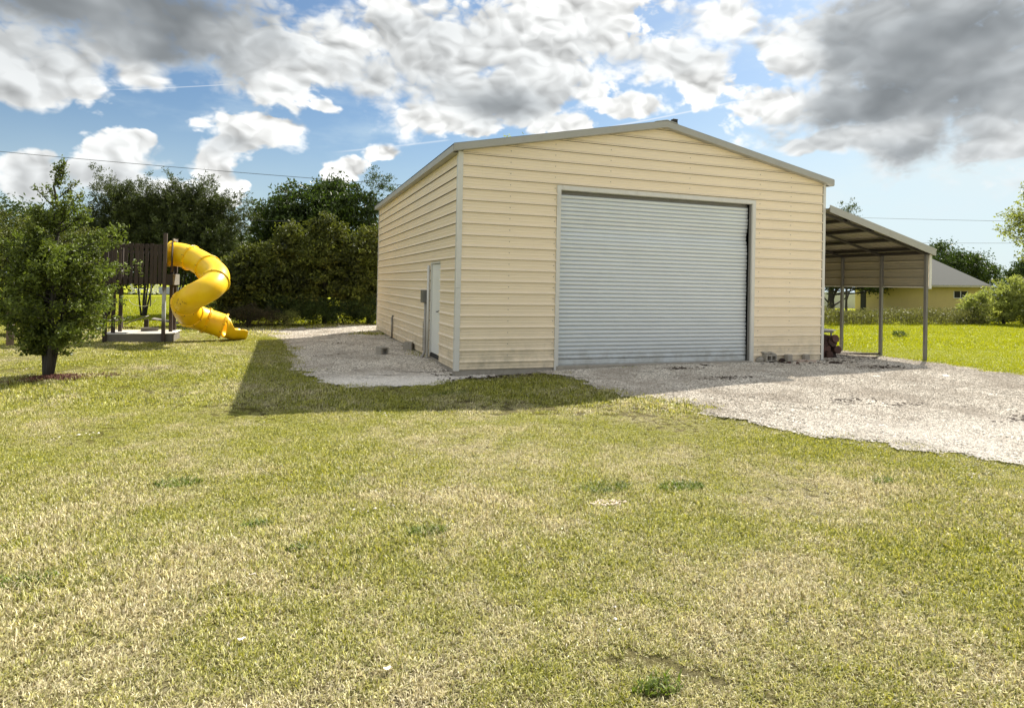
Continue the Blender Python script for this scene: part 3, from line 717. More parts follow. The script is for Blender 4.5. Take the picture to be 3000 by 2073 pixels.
# entry door, set back beside a black gap painted as recess shade
ED = add('entry_door', MB().bb((.028, MDa+.085, .115), (.062, MDb-.012, MDt-.022), .004).mesh('entry_door', M_DOOR), G)
fm = MB(); fm.bb((-.012, MDb-.010, .05), (.07, MDb+.018, MDt+.025)); fm.bb((-.012, MDa, MDt-.012), (.07, MDb-.012, MDt+.025)); fm.bb((.03, MDa, .0), (.07, MDa+.02, MDt-.014)); fm.obj('frame', M_TRIM, ED)
h = MB(); h.tube([(.03, MDa+.17, 1.07), (-.035, MDa+.17, 1.07)], .014, 8); h.tube([(-.035, MDa+.175, 1.07), (-.04, MDa+.06, 1.07)], .011, 8); h.box((.024, MDa+.17, 1.07), (.008, .06, .06)); h.obj('handle', M_STEEL, ED)
MB().bb((.0, MDa+.03, .03), (.07, MDb-.03, .105)).obj('door_gap_shade', M_DARK, ED)  # dark bar in place of the shade in the gap under the door
# electrics
MB().bb((-.155, 2.40, 1.235), (-.02, 2.68, 1.53), .008).obj('meter_box', M_STEEL, G)
c = MB(); c.tube([(-.075, 2.47, 1.24), (-.075, 2.47, .10), (-.11, 2.48, .02), (-.16, 2.50, -.08)], .034, 10); c.obj('conduit', simple('pvc_pipe', (.36, .34, .31), .5, .1, 5, grime=.3), G, True)
c = MB(); c.tube([(-.05, 2.33, 2.1), (-.05, 2.33, -.08)], .030, 10); c.obj('conduit', M_TRIM, G, True)
c = MB()
for j in range(18): c.box((-.05, 2.72, .12+j*.038), (.05, .06, .020))
c.bb((-.03, 2.70, .08), (-.02, 2.74, .80)); c.obj('cable_clip_strip', M_STEEL, G)
c = MB(); c.tube([(-.045, 7.35, .64), (-.045, 7.35, .0)], .026, 8); c.tube([(-.045, 7.35, .64), (-.02, 7.35, .69)], .026, 8); c.obj('drain_pipe', M_STEEL, G, True)
# roof sheets with ribs down the slope
def roof_side(s, parent):
    ys = []; y = -OH
    while y < L+OH-.02:
        for dy, d in ((0, .022), (.012, .022), (.024, 0), (.2046, 0), (.2166, .022)):
            if y+dy < L+OH: ys.append((y+dy, d))
        y += RB
    ys.append((L+OH, .022)); V = []; xe = -OH if s < 0 else W+OH
    for (yy, d) in ys:
        V += [(xe, yy, EAVE+d), (W/2, yy, PEAK+d)]
    n = len(ys); F = [(2*i, 2*i+1, 2*i+3, 2*i+2) if s > 0 else (2*i+2, 2*i+3, 2*i+1, 2*i) for i in range(n-1)]
    add('roof_sheet', fastmesh('roof_sheet', V, F, None, M_ROOF), parent)
for s in (-1, 1): roof_side(s, G)
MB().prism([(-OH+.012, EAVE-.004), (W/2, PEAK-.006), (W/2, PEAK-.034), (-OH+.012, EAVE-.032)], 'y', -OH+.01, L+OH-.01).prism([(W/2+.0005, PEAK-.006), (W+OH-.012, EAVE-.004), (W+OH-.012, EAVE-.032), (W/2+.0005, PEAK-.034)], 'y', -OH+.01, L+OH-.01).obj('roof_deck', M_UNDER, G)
FH = .125
# rakes: white boards along the gable edges, folded under
def rake(x0, x1, z0, z1, y):
    m = MB(); m.prism([(x0, z0+.012), (x1, z1+.012), (x1, z1-FH), (x0, z0-FH)] if x0 < x1 else [(x1, z1+.012), (x0, z0+.012), (x0, z0-FH), (x1, z1-FH)], 'y', y-.012, y+.006)
    ys_ = sorted((y+.006, y+(.13 if y < 1 else -.13)))
    a, b = (x0, z0), (x1, z1)
    if x0 > x1: a, b = b, a
    m.prism([(a[0], a[1]-FH+.012), (b[0], b[1]-FH+.012), (b[0], b[1]-FH), (a[0], a[1]-FH)], 'y', ys_[0]+.0005, ys_[1])
    return m.obj('rake_trim', M_FASC, G)
for yy in (-OH, L+OH):
    rake(-OH, W/2, EAVE, PEAK, yy); rake(W/2+.001, W+OH, PEAK, EAVE, yy)
MB().prism([(W/2-.28, PEAK-.02), (W/2, PEAK+.038), (W/2, PEAK+.022), (W/2-.28, PEAK-.034)], 'y', -OH-.016, L+OH+.016).prism([(W/2+.0005, PEAK+.038), (W/2+.28, PEAK-.02), (W/2+.28, PEAK-.034), (W/2+.0005, PEAK+.022)], 'y', -OH-.016, L+OH+.016).obj('ridge_cap', M_ROOF, G)
for s, xe in ((-1, -OH), (1, W+OH)):
    MB().bb((xe-.008, -OH+.0065, EAVE-.135), (xe+.006, L+OH-.0065, EAVE-.012)).bb((min(xe+s*-.0065, xe-s*.14), -OH+.14, EAVE-.135), (max(xe+s*-.0065, xe-s*.14), L+OH-.14, EAVE-.127)).obj('eave_trim', M_FASC, G)
    MB().bb((xe-.004, -OH+.01, EAVE-.010), (xe+.004, L+OH-.01, EAVE+.014)).obj('closure_strip', M_DARK, G)
v = MB(); v.bb((6.86, 3.0, roofz(6.92)-.08), (6.99, 3.13, 6.36 if False else roofz(6.92)+.25)); 
# stub of a vent pipe just behind the front slope
vp = thing('roof_vent', 'small black vent stub on the right slope of the garage roof near its ridge', 'vent', (5.25, .5, roofz(5.25)))
m = MB(); m.bb((-.055, -.055, -.02), (.055, .055, .355)); m.obj('pipe', M_DARK, vp); MB().bb((-.062, -.062, .3555), (.062, .062, .385), .006).obj('cap', M_DARK, vp)

# ------------------------------------------------------------------ lean-to carport
K = thing('lean_to_carport', 'open lean-to carport on grey posts along the right side of the garage', 'carport')
LX0, LX1, LZ0, LZ1 = W+.025, 12.90, 3.735, 2.835
LS = (LZ0-LZ1)/(LX1-LX0)
def lz(x): return LZ0-LS*(x-LX0)
PX = 12.75; PY = [0.0, 1.33, 2.67, 4.0, 5.33, 6.67, 8.0, 9.33, 10.7]
for y in PY:
    m = MB(); m.bb((PX-.038, y-.038, -.2), (PX+.038, y+.038, lz(PX)-.16), .004); m.bb((PX-.06, y-.06, float(gz(PX, y))-.01), (PX+.06, y+.06, float(gz(PX, y))+.018)); m.obj('post', M_STEEL, K)
    m = MB(); a = math.atan(LS); Lr = (PX-LX0)/math.cos(a); xm = (PX+LX0)/2
    m.box((xm, y, lz(xm)-.155), (Lr, .06, .06), rotm('Y', a), .004)
    m.obj('rafter', M_PURL, K)
for x in (9.95, 10.75, 11.6, 12.4):
    MB().box((x, L/2, lz(x)-.115), (.07, L+.2, .085), rotm('Y', math.atan(LS))).obj('purlin', M_PURL, K)
MB().bb((PX-.035, -.1, lz(PX)-.157), (PX+.035, L+.1, lz(PX)-.07)).obj('eave_beam', M_PURL, K)
V = []; ys = []; y = -.14
while y < L+.1:
    for dy, d in ((0, .02), (.012, .02), (.024, 0), (.098, 0), (.104, .005), (.124, .005), (.130, 0), (.2046, 0), (.2166, .02)): ys.append((y+dy, d))
    y += RB
for s in (0, -.012):
    V = [];
    for yy, d in ys: V += [(LX0, yy, LZ0-.03+d+s), (LX1-.02, yy, lz(LX1-.02)-.03+d+s)]
    F = [(2*i, 2*i+1, 2*i+3, 2*i+2) for i in range(len(ys)-1)]
    if s < 0: F = [f[::-1] for f in F]
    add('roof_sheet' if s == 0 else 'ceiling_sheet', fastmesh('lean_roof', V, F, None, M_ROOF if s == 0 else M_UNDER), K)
for yy in (-.15, L+.12):
    MB().prism([(LX0, LZ0+.045), (LX1, LZ1+.02), (LX1, LZ1-.16), (LX1-.02, LZ1-.165), (LX0, LZ0-.125)], 'y', yy-.01, yy+.01).obj('rake_trim', M_FASC, K)
MB().bb((LX1-.004, -.139, LZ1-.15), (LX1+.006, L+.109, LZ1+.008)).obj('eave_trim', M_FASC, K)
CX1 = PX+.042
for k in range(5):
    course(K, 'right', -.02, L, 1.862+RB*k, 1.85, lz(PX)-.12, off=CX1, name='curtain_panel')
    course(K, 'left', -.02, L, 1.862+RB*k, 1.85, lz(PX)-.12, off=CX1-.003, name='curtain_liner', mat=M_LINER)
MB().bb((CX1-.001, -.062, 1.80), (CX1+.085, -.045, 2.70)).bb((CX1+.0705, -.0445, 1.80), (CX1+.085, .05, 2.70)).obj('corner_trim', M_TRIM, K)
MB().bb((CX1-.006, -.0, 1.825), (CX1+.024, L, 1.849)).obj('bottom_trim', M_TRIM, K)

# things kept under the carport
def lump(rx, ry, rz_, seed, seg=8, rings=5):
    rg = np.random.default_rng(seed); V = []; F = []
    for i in range(rings+1):
        t = math.pi*i/rings
        for k in range(seg):
            a = 2*math.pi*k/seg; q = 1+.25*(rg.random()-.5)
            V.append((rx*math.sin(t)*math.cos(a)*q, ry*math.sin(t)*math.sin(a)*q, rz_*math.cos(t)*q))
    for i in range(rings):
        for k in range(seg): F.append((i*seg+k, (i+1)*seg+k, (i+1)*seg+(k+1) % seg, i*seg+(k+1) % seg))
    return V, F
def log_mesh(length, r, seed):
    rg = np.random.default_rng(seed); m = MB(); n = 5
    pts = [(.02*rg.standard_normal(), (k/(n-1)-.5)*length*(.8+.3*rg.random()), .02*rg.standard_normal()) for k in range(n)]
    m.tube(pts, [r*(.7+.5*rg.random()) for _ in range(n)], 7); return m.mesh('log', M_LOG, False)
logs = [log_mesh(.55, .115, s) for s in range(4)]
spots = []
gz0 = float(gz(9.9, .9))
LAY = (3, 3, 2, 2)
for row, (cnt, z) in enumerate(zip(LAY, (.09, .24, .38, .50))):
    for k in range(cnt):
        spots.append((9.72+row*.07+k*.215+random.uniform(-.02, .02), .72+random.uniform(-.06, .06), gz0+z))
i = 0
for row, cnt in enumerate(LAY):
    for k in range(cnt):
        o = add('firewood_log', logs[i % 4], None, spots[i], (random.uniform(-.1, .1), random.uniform(0, 6), random.uniform(-.25, .25)))
        which = {3: ('left', 'middle', 'right'), 2: ('left', 'right')}[cnt][k]; lay = ('bottom', 'second', 'third', 'top')[row]
        tag(o, f'dark red-brown log, the {which} one in the {lay} layer of the carport pile', 'log', 'logs piled against the garage under the carport'); i += 1
T = thing('work_table', 'low table with a pale top and dark metal legs behind the log pile', 'table', (10.55, 1.75, float(gz(10.5, 1.7))), -.25)
MB().box((0, 0, .66), (1.25, .62, .03), None, .004).obj('table_top', M_WHITE, T)
MB().box((0, 0, .615), (1.15, .54, .05)).obj('apron', M_STEEL, T)
for sx in (-1, 1):
    for sy in (-1, 1): MB().bb((sx*.52-.018, sy*.24-.018, .02), (sx*.52+.018, sy*.24+.018, .59)).bb((sx*.52-.06, sy*.24-.02, 0), (sx*.52+.06, sy*.24+.02, .02)).obj('leg', M_STEEL, T)
b1 = MB().box((0, 0, .03), (2.6, .09, .045), None, .004).obj('timber_board', M_WOOD, None, False, (11.4, 1.55, float(gz(11.4, 1.5))+.0), (0, 0, -.16)); tag(b1, 'long dark board lying on the gravel at the foot of the carport posts', 'board')
b2 = MB().box((0, 0, .03), (1.5, .07, .04), None, .004).obj('timber_board', M_WOOD, None, False, (10.9, .75, float(gz(10.9, .7))), (0, .02, -.42)); tag(b2, 'short dark board lying beside the bottom logs of the pile', 'board')

# concrete blocks
def block(name, label, loc, rz, mat=M_BLOCK, group=None, two=True, sz=(.39, .19, .19), rot=(0, 0), parts=True):
    """hollow block, cores running through its height"""
    lx, ly, lz_ = sz; t = .032; m = MB()
    m.bb((-lx/2, -ly/2, 0), (lx/2, -ly/2+t, lz_)); m.bb((-lx/2, ly/2-t, 0), (lx/2, ly/2, lz_))
    ws = (-lx/2, -t/2, lx/2-t) if two else (-lx/2, lx/2-t)
    for w_ in ws: m.bb((w_, -ly/2+t, .0005), (w_+t, ly/2-t, lz_-.0005))
    o = m.obj(name, mat, None, False, loc, (rot[0], rot[1], rz)); return tag(o, label, 'concrete block', group)
grp = 'hollow concrete blocks lying round the garage'
def gl(x, y, dz=0.0): return (x, y, float(gz(x, y))+dz)
block('concrete_block', 'grey hollow block alone in the middle of the side gravel, its opening facing the camera', gl(-.97, 3.42, .11), .35, group=grp, two=False, sz=(.20, .20, .26), rot=(math.pi/2, 0))
block('concrete_block', 'grey block on the side gravel close to the wall beside the entry door', gl(-.14, 4.12, .02), -.5, group=grp, two=False, sz=(.22, .20, .21))
block('concrete_block', 'grey block with two square openings, right of the roller door jamb', (7.58, -.01, .015+.08), 0.02, group=grp, two=True, sz=(.31, .16, .15), rot=(math.pi/2, 0))
rk = add('broken_rubble', fastmesh('rubble', *lump(.11, .09, .075, 5), None, M_BLOCK), None, (7.34, -.05, .05)); tag(rk, 'dark broken lump of concrete between the roller door jamb and the double block', 'rubble', 'rubble beside the roller door')
for q, (x, y, z, r1, lab) in enumerate(((7.48, -.02, .20, .2, 'mossy rubble piece lying on the left top of the double block'), (7.62, .0, .195, -.3, 'mossy rubble piece lying on the middle of the double block'), (7.72, -.03, .185, -.45, 'flat mossy rubble piece on the right top of the double block'))):
    o = add('broken_rubble', fastmesh('rubble', *lump(.10, .05, .032, 30+q), None, M_BLOCK), None, (x, y, z), (0, .35 if q != 1 else -.2, r1)); tag(o, lab, 'rubble', 'rubble beside the roller door')
for q, (x, y, lab, s) in enumerate(((7.97, -.07, 'dark round stone touching the right end of the double block', .085), (7.86, -.42, 'dark stone on the gravel in front of the double block', .05), (8.02, -.50, 'small dark stone right of the one in front of the double block', .045), (8.42, -.50, 'small dark stone on the gravel below the lone brick', .045), (9.5, -.15, 'small black stone at the foot of the right corner trim', .045), (7.1, -.42, 'dark stone at the foot of the right door jamb', .045))):
    o = add('stone', fastmesh('stone', *lump(s, s*.8, s*.7, 50+q), None, M_LOG if q < 3 else M_BLOCK), None, gl(x, y, .045)); tag(o, lab, 'stone', 'dark stones in front of the garage wall')
for q, (x, y, w_, h_, lab) in enumerate(((8.12, -.07, .16, .17, 'half concrete block leaning on the wall right of the rubble'), (8.68, -.04, .14, .16, 'pale block standing against the wall near the right corner'))):
    o = MB().box((0, 0, h_/2), (w_, .12, h_), None, .012).obj('concrete_block', M_BLOCK, None, False, (x, y-.04, -.0), (0, 0, .1*(-1)**q)); tag(o, lab, 'concrete block', grp)
for q, (x, y, rz_, lab) in enumerate(((8.45, -.18, .1, 'pale brick lying flat on the gravel between the two upright blocks'), (8.62, -.30, -.3, 'pale brick lying askew nearer the right upright block'))):
    o = MB().box((0, 0, .03), (.21, .10, .06), None, .006).obj('brick', M_BRICK, None, False, (x, y, float(gz(x, y))+.025), (0, 0, rz_)); tag(o, lab, 'brick', 'loose bricks by the garage wall')
o = MB().tube([(0, 0, 0), (.16, .02, .03), (.36, -.03, .0), (.52, .0, .02)], [.014, .013, .011, .008], 6).obj('broken_branch', M_WOOD, None, True, gl(7.45, -.22, .04), (0, 0, -.45)); tag(o, 'bare stick lying below the double block beside the door jamb', 'stick')
o = MB().tube([(0, 0, 0), (.1, .02, .02), (.28, -.02, .0)], [.03, .028, .02], 6).obj('broken_branch', M_WOOD, None, True, gl(8.85, -.62, .04), (0, 0, -.35)); tag(o, 'short thick dark stick on the gravel below the right corner of the garage', 'stick')

# ------------------------------------------------------------------ play tower with tube slide
P = thing('play_tower', 'weathered wooden play tower with a yellow spiral tube slide', 'play tower')
BX0, BX1, BY0, BY1 = -7.86, -6.12, 8.30, 9.62
MB().bb((BX0, BY0, -.14), (BX1, BY0+.04, .085), .004).obj('base_board', M_GWOOD, P)
MB().bb((BX1-.04, BY0+.04, -.14), (BX1, BY1, .085), .004).obj('base_board', M_GWOOD, P)
MB().bb((BX0, BY0+.04, -.14), (BX0+.04, BY1, .085), .004).obj('base_board', M_GWOOD, P)
MB().bb((BX0+.04, BY1-.04, -.14), (BX1-.04, BY1, .085), .004).obj('base_board', M_GWOOD, P)
nb = 9; bw = (BY1-BY0+.06)/nb
for k in range(nb):
    y0 = BY0-.03+k*bw
    MB().bb((BX0-.02+random.uniform(-.01, .01), y0+.004, .086), (BX1+.03+random.uniform(-.015, .015), y0+bw-.004, .112), .003).obj('floor_board', M_FLOOR, P)
for (x, y, z0, zt_, mt) in ((-6.36, 8.27, -.12, 2.95, M_PEEL), (-6.27, 8.92, .113, 2.80, M_WOOD), (-6.26, 9.50, .113, 2.88, M_WOOD), (-7.60, 9.10, .113, 2.66, M_WOOD), (-7.66, 8.55, .113, 2.60, M_WOOD), (-7.80, 8.27, -.12, 2.62, M_WOOD)):
    MB().bb((x-.046, y-.046, z0), (x+.046, y+.046, zt_), .004).obj('post', mt, P)
DK = 1.50
MB().bb((-7.84, 8.32, DK), (-6.17, 8.36, DK+.20), .003).obj('deck_beam', M_WOOD, P)
MB().bb((-6.20, 8.325, DK-.02), (-6.16, 9.62, DK+.30), .004).obj('deck_beam', M_GWOOD, P)
MB().bb((-7.84, 9.58, DK), (-6.21, 9.62, DK+.20), .003).obj('deck_beam', M_WOOD, P)
MB().bb((-6.30, 8.19, DK-.02), (-6.14, 8.23, DK+.29), .004).obj('deck_end_board', M_WOOD, P)
for k in range(9):
    y0 = 8.37+k*.133
    MB().bb((-7.8, y0+.003, DK+.14), (-6.21, y0+.13, DK+.165), .002).obj('deck_board', M_WOOD, P)
# front guard of upright planks, one by one, some ragged
xg = -7.74; q = 0
while xg < -6.44:
    wd = random.uniform(.075, .10); gap = (0.012, .045, .05, .05, .045, .02, .035, .035, .01, .02, .012, .01)[min(q, 11)]
    b0 = DK+random.uniform(-.03, .03); t0 = 2.64+random.uniform(-.015, .012)
    MB().box((xg+wd/2, 8.245+random.uniform(-.004, .004), (b0+t0)/2), (wd, .020, t0-b0), rotm('Y', random.uniform(-.008, .008)), .002).obj('guard_plank', M_WOOD, P); q += 1
    xg += wd+gap
MB().bb((-7.76, 8.262, 2.50), (-6.41, 8.295, 2.60)).obj('guard_rail', M_WOOD, P); MB().bb((-7.76, 8.262, 1.60), (-6.41, 8.295, 1.69)).obj('guard_rail', M_WOOD, P)
MB().bb((-7.78, 8.20, 2.648), (-7.55, 8.30, 2.685), .003).obj('post_cap', M_GWOOD, P)
for k in range(9):
    y0 = 8.38+k*.135
    MB().bb((-7.84, y0, DK), (-7.82, y0+.09, 2.60), .002).obj('guard_plank', M_WOOD, P)
MB().bb((-7.8, 9.575, 2.40), (-6.3, 9.598, 2.49)).obj('guard_rail', M_WOOD, P)
MB().bb((-6.215, 8.34, 1.86), (-6.19, 8.52, 2.72), .002).obj('guard_plank', M_WOOD, P); MB().bb((-6.215, 9.32, 1.86), (-6.19, 9.46, 2.72), .002).obj('guard_plank', M_WOOD, P)
MB().bb((-6.215, 8.5205, 2.76), (-6.19, 9.3195, 2.83), .002).obj('guard_rail', M_GWOOD, P)
# tube slide: centre line through measured points
CTL = np.array([(-6.33, 8.88, 2.39), (-5.98, 8.80, 2.355), (-5.62, 8.59, 2.23), (-5.27, 8.15, 2.03), (-4.96, 7.51, 1.77), (-4.99, 6.99, 1.51), (-5.23, 6.81, 1.32), (-5.52, 7.03, 1.15), (-5.73, 7.58, 0.95), (-5.69, 8.21, 0.67), (-5.42, 8.54, 0.51), (-5.08, 8.63, 0.38), (-4.83, 8.64, 0.29)])
def catmull(P_, n):
    P_ = np.concatenate([[2*P_[0]-P_[1]], P_, [2*P_[-1]-P_[-2]]]); out = []; m_ = len(P_)-3
    for i in range(n+1):
        t = i/n*m_; k = min(int(t), m_-1); u = t-k; a, b, c, d = P_[k:k+4]
        out.append(.5*((2*b)+(-a+c)*u+(2*a-5*b+4*c-d)*u*u+(-a+3*b-3*c+d)*u**3))
    return np.array(out)
path = catmull(CTL, 96); TR = .350
seglen = np.linalg.norm(np.diff(path, axis=0), axis=1); cum = np.concatenate([[0], np.cumsum(seglen)]); tot = cum[-1]
TS = add('tube_slide', (lambda m: (m.tube(path[:3], TR+.03, 28, False), m)[1])(MB()).mesh('tube_slide', M_SLIDE, True), P)
def frame_at(i):
    d = path[min(i+1, len(path)-1)]-path[max(i-1, 0)]; d /= np.linalg.norm(d); a = np.cross(d, (0, 0, 1.)); a /= np.linalg.norm(a); return d, a, np.cross(a, d)
def tube_piece(i0, i1, r, name):
    V = []; sg = 28
    for i in range(i0, i1+1):
        d, a, u = frame_at(i); 
        for k in range(sg):
            t = 2*math.pi*k/sg; V.append(path[i]+r*(math.cos(t)*a+math.sin(t)*u))
    n = i1-i0; F = [(i*sg+k, i*sg+(k+1) % sg, (i+1)*sg+(k+1) % sg, (i+1)*sg+k) for i in range(n) for k in range(sg)]
    return add(name, fastmesh(name, V, F, None, M_SLIDE, True), TS)
def flange(i):
    d, a, u = frame_at(i); V = []; sg = 32; prof = [(-.028, TR), (-.026, TR+.034), (-.006, TR+.038), (-.004, TR+.022), (.004, TR+.022), (.006, TR+.038), (.026, TR+.034), (.028, TR)]
    for (o_, r) in prof:
        for k in range(sg):
            t = 2*math.pi*k/sg; V.append(path[i]+d*o_+r*(math.cos(t)*a+math.sin(t)*u))
    F = [(j*sg+k, j*sg+(k+1) % sg, (j+1)*sg+(k+1) % sg, (j+1)*sg+k) for j in range(len(prof)-1) for k in range(sg)]
    add('flange', fastmesh('flange', V, F, None, M_SLIDE, True), TS)
    m = MB()
    for k in range(10):
        t = 2*math.pi*(k+.3)/10; c_ = path[i]+(TR+.026)*(math.cos(t)*a+math.sin(t)*u)
        m.tube([c_-d*.036, c_+d*.036], .011, 6)
    m.obj('bolt', M_BOLT, TS)
cuts = [0.0, .48, 1.10, 1.92, 3.0, 3.72, 4.13]
ids = [int(np.argmin(abs(cum-c_/4.50*tot))) for c_ in cuts]+[len(path)-1]
for a_, b_ in zip(ids[:-1], ids[1:]):
    tube_piece(a_, b_, TR, 'slide_section')
for a_ in ids[1:]: flange(a_)
# open run-out chute
V = []; ex = path[-1]; ns = 12; sg = 14; dirx = np.array([.93, .36, 0]); dirx /= np.linalg.norm(dirx); side = np.array([dirx[1], -dirx[0], 0])
prof_len = [0, .05, .11, .17, .23, .30, .40, .50, .57, .61]
for t_ in prof_len:
    f = min(t_/.26, 1.0); f = f*f*(3-2*f); hi_ = TR*2*(1-f)*.96+.31*f   # height of the wall
    rw = TR*(1-.03*f); zb_ = (ex[2]-TR)*(1-f)+(-.135)*f+.005
    if t_ > .55: hi_ = .31-.07*(t_-.55)/.06
    for k in range(sg+1):
        u = k/sg; ang = -math.pi/2+(u-.5)*2*math.radians(90+85*(1-f)); rr = TR
        s_ = math.cos(ang)*rw if abs(math.cos(ang)) > 0 else 0
        s_ = math.sin((u-.5)*2*math.radians(90+85*(1-f)))*rw
        z_ = (1-math.cos((u-.5)*2*math.radians(90+85*(1-f))))*rw
        z_ = z_*(1-f)+f*(hi_*abs(2*u-1)**1.9); s_ = s_*(1-f)+f*(rw*np.sign(2*u-1)*abs(2*u-1)**.55)
        V.append(ex+dirx*t_+side*s_+np.array([0, 0, zb_-ex[2]+z_]))
nn = len(prof_len); F = [(j*(sg+1)+k, j*(sg+1)+k+1, (j+1)*(sg+1)+k+1, (j+1)*(sg+1)+k) for j in range(nn-1) for k in range(sg)]
ch = add('exit_chute', fastmesh('exit_chute', V, F, None, M_SLIDE, True), TS); sm = ch.modifiers.new('thick', 'SOLIDIFY'); sm.thickness = .035; sm.offset = 1
# rolled lip along the near side of the chute
# rope, cable and bits behind the tower
o = MB().tube([(-6.93, 9.62, 1.50), (-6.93, 9.62, .82)], .016, 6).obj('climbing_rope', M_WIRE, None, True); tag(o, 'short dark rope hanging from the back beam of the play tower', 'rope')
pts = [(-7.25+.40*math.sin(a)*.9, 10.2, 1.02-.22*math.cos(a*1.0)) for a in np.linspace(-1.5, 1.5, 12)]
o = MB().tube(pts, .010, 6).obj('loose_cable', simple('pale_cable', (.5, .5, .3), .6), None, True); tag(o, 'thin pale cable sagging in a loop behind the play tower', 'cable')
def plank_box(name, label, loc, rz, size, tilt=0.0, mat=M_GWOOD):
    o = MB().box((0, 0, 0), size, rotm('Y', tilt), .006).obj(name, mat, None, False, loc, (0, 0, rz)); return tag(o, label, 'board', 'old boards on the ground behind the tower')
plank_box('loose_board', 'wide pale board lying almost flat behind the left tower posts', (-9.25, 14.0, .10), .1, (1.5, .9, .04), -.07)
plank_box('loose_board', 'pale board tilted up to the right, behind the middle of the tower', (-8.1, 14.0, .16), .05, (.72, .8, .035), -.38)
plank_box('loose_board', 'pale board sloping down to the right behind the right tower posts', (-7.2, 14.3, .10), .05, (.9, .8, .035), .2)
o = MB().bb((-.05, -.05, 0), (.05, .05, .38), .004).obj('stake', M_WOOD, None, False, (-8.47, 13.5, -.1)); tag(o, 'short dark stake standing between the boards behind the tower', 'stake')
o = MB().bb((-.07, -.05, 0), (.07, .05, .30), .004).obj('stake', M_WOOD, None, False, (-7.72, 13.6, -.1)); tag(o, 'short thick stake under the raised end of the tilted board', 'stake')
o = MB().box((0, 0, .05), (.44, .16, .10), None, .006).obj('wooden_tray', M_GWOOD, None, False, (-6.86, 9.2, .114), (0, 0, .08)); tag(o, 'flat pale box left on the floor of the play tower', 'box')

# wooden post at the far left
pp = thing('wooden_post', 'thick wooden post with a thin pale pipe, standing left of the young tree', 'post', (-9.72, 7.55, -.15), .2)
MB().bb((-.075, -.07, 0), (.075, .07, 1.1), .006).obj('stump', simple('brown_post', (.17, .12, .075), .9, .3, 6, bmp=.5, stretch=(4, 4, .5)), pp)
MB().tube([(.06, -.075, .3), (.07, -.09, 2.2)], .016, 7).obj('pipe', M_TRIM, pp, True); MB().bb((-.03, -.13, 1.98), (.16, -.06, 2.04)).obj('crosspiece', M_GWOOD, pp)

# far lawn chairs and a table
def lawn_chair(loc, rz, label):
    t = thing('lawn_chair', label, 'chair', loc, rz, 'white chairs on the far side of the back lawn')
    for k in range(5): MB().box((-.24+k*.12, .18+.02*abs(k-2), .62), (.10, .02, .80+(.1 if k in (1, 2, 3) else 0)), rotm('X', -.35)).obj('back_slat', M_WHITE, t)
    MB().box((0, -.12, .36), (.62, .58, .03), rotm('X', .12)).obj('seat', M_WHITE, t)
    for sx in (-1, 1):
        MB().box((sx*.34, -.1, .56), (.12, .7, .03)).obj('armrest', M_WHITE, t); MB().bb((sx*.33-.04, -.42, 0), (sx*.33+.04, -.36, .54)).obj('leg', M_WHITE, t); MB().box((sx*.28, .25, .2), (.04, .5, .12), rotm('X', -.35)).obj('leg', M_WHITE, t)
    return t
lawn_chair((-17.4, 62.5, -.1), 2.1, 'white slatted chair, left of the far white table'); lawn_chair((-15.6, 62.2, -.1), -2.2, 'white slatted chair, right of the far white table')
t = thing('picnic_table', 'long low white table between the two far white chairs', 'table', (-16.6, 63.2, -.1), .1)
MB().bb((-1.3, -.45, .52), (1.3, .45, .58)).obj('table_top', M_WHITE, t)
for sx in (-1, 1): MB().bb((sx*1.0-.05, -.4, 0), (sx*1.0+.05, .4, .52)).obj('leg', M_DARK, t)
t = MB().bb((-2.6, -.2, 0), (2.6, .2, .78)).obj('low_wall', M_GREYW, None, False, (-13.2, 66.0, -.1), (0, 0, -.1)); tag(t, 'long low pale grey wall behind the far white chairs', 'wall')

# ------------------------------------------------------------------ far right: yellow house, white wall, shed
H = thing('yellow_house', 'pale yellow single-storey house with a grey-green hip roof', 'house', (47.7, 33.6, -.1), math.atan2(22.6-33.5, 46.05-47.66)+math.pi/2)
# local frame: -Y runs along the visible wall toward the camera side; visible face looks to -X
HLEN = 13.7; HW = 9.0; HE = 2.42
SHF = 9.4   # the near end wall runs off at a slant
MB().prism([(0, -HLEN), (HW, -HLEN+SHF), (HW, 0), (0, 0)], 'z', -.1, HE).obj('wall', M_YWALL, H)
oh = .5; ex0, ex1, ey0, ey1 = -oh, HW+oh, -HLEN-oh, oh; hr = 2.85; rx = HW/2
V = [(ex0, ey0, HE), (ex1, ey0+SHF, HE), (ex1, ey1, HE), (ex0, ey1, HE), (rx, ey0+11.2, HE+hr), (rx, ey1-3.3, HE+hr)]
V += [(v_[0], v_[1], v_[2]-.14) for v_ in V[:4]]
add('roof', fastmesh('roof', V, [(0, 3, 5, 4), (1, 4, 5, 2), (0, 6, 9, 3), (0, 1, 7, 6), (1, 2, 8, 7), (2, 3, 9, 8), (9, 6, 7, 8)], [(0, 4, 1), (2, 5, 3)], M_SHING), H)
MB().bb((ex0-.03, ey0, HE-.16), (ex0-.002, ey1, HE-.01)).obj('fascia', simple('pale_fascia', (.45, .42, .33), .6), H)
MB().bb((-.03, -1.4, 0), (-.004, -.72, 2.1)).obj('door', M_DARK, H)  # dark sheet painted as the shaded doorway opening
for wy in (-10.98, -11.58):
    wn = add('window', MB().bb((-.04, wy-.28, 1.45), (-.004, wy+.28, 1.95)).mesh('window', M_DARK), H)
    MB().bb((-.06, wy-.31, 1.40), (-.0405, wy+.31, 1.45)).bb((-.06, wy-.31, 1.4505), (-.0405, wy-.27, 1.97)).bb((-.06, wy+.27, 1.4505), (-.0405, wy+.31, 1.97)).obj('frame', M_WHITE, wn)
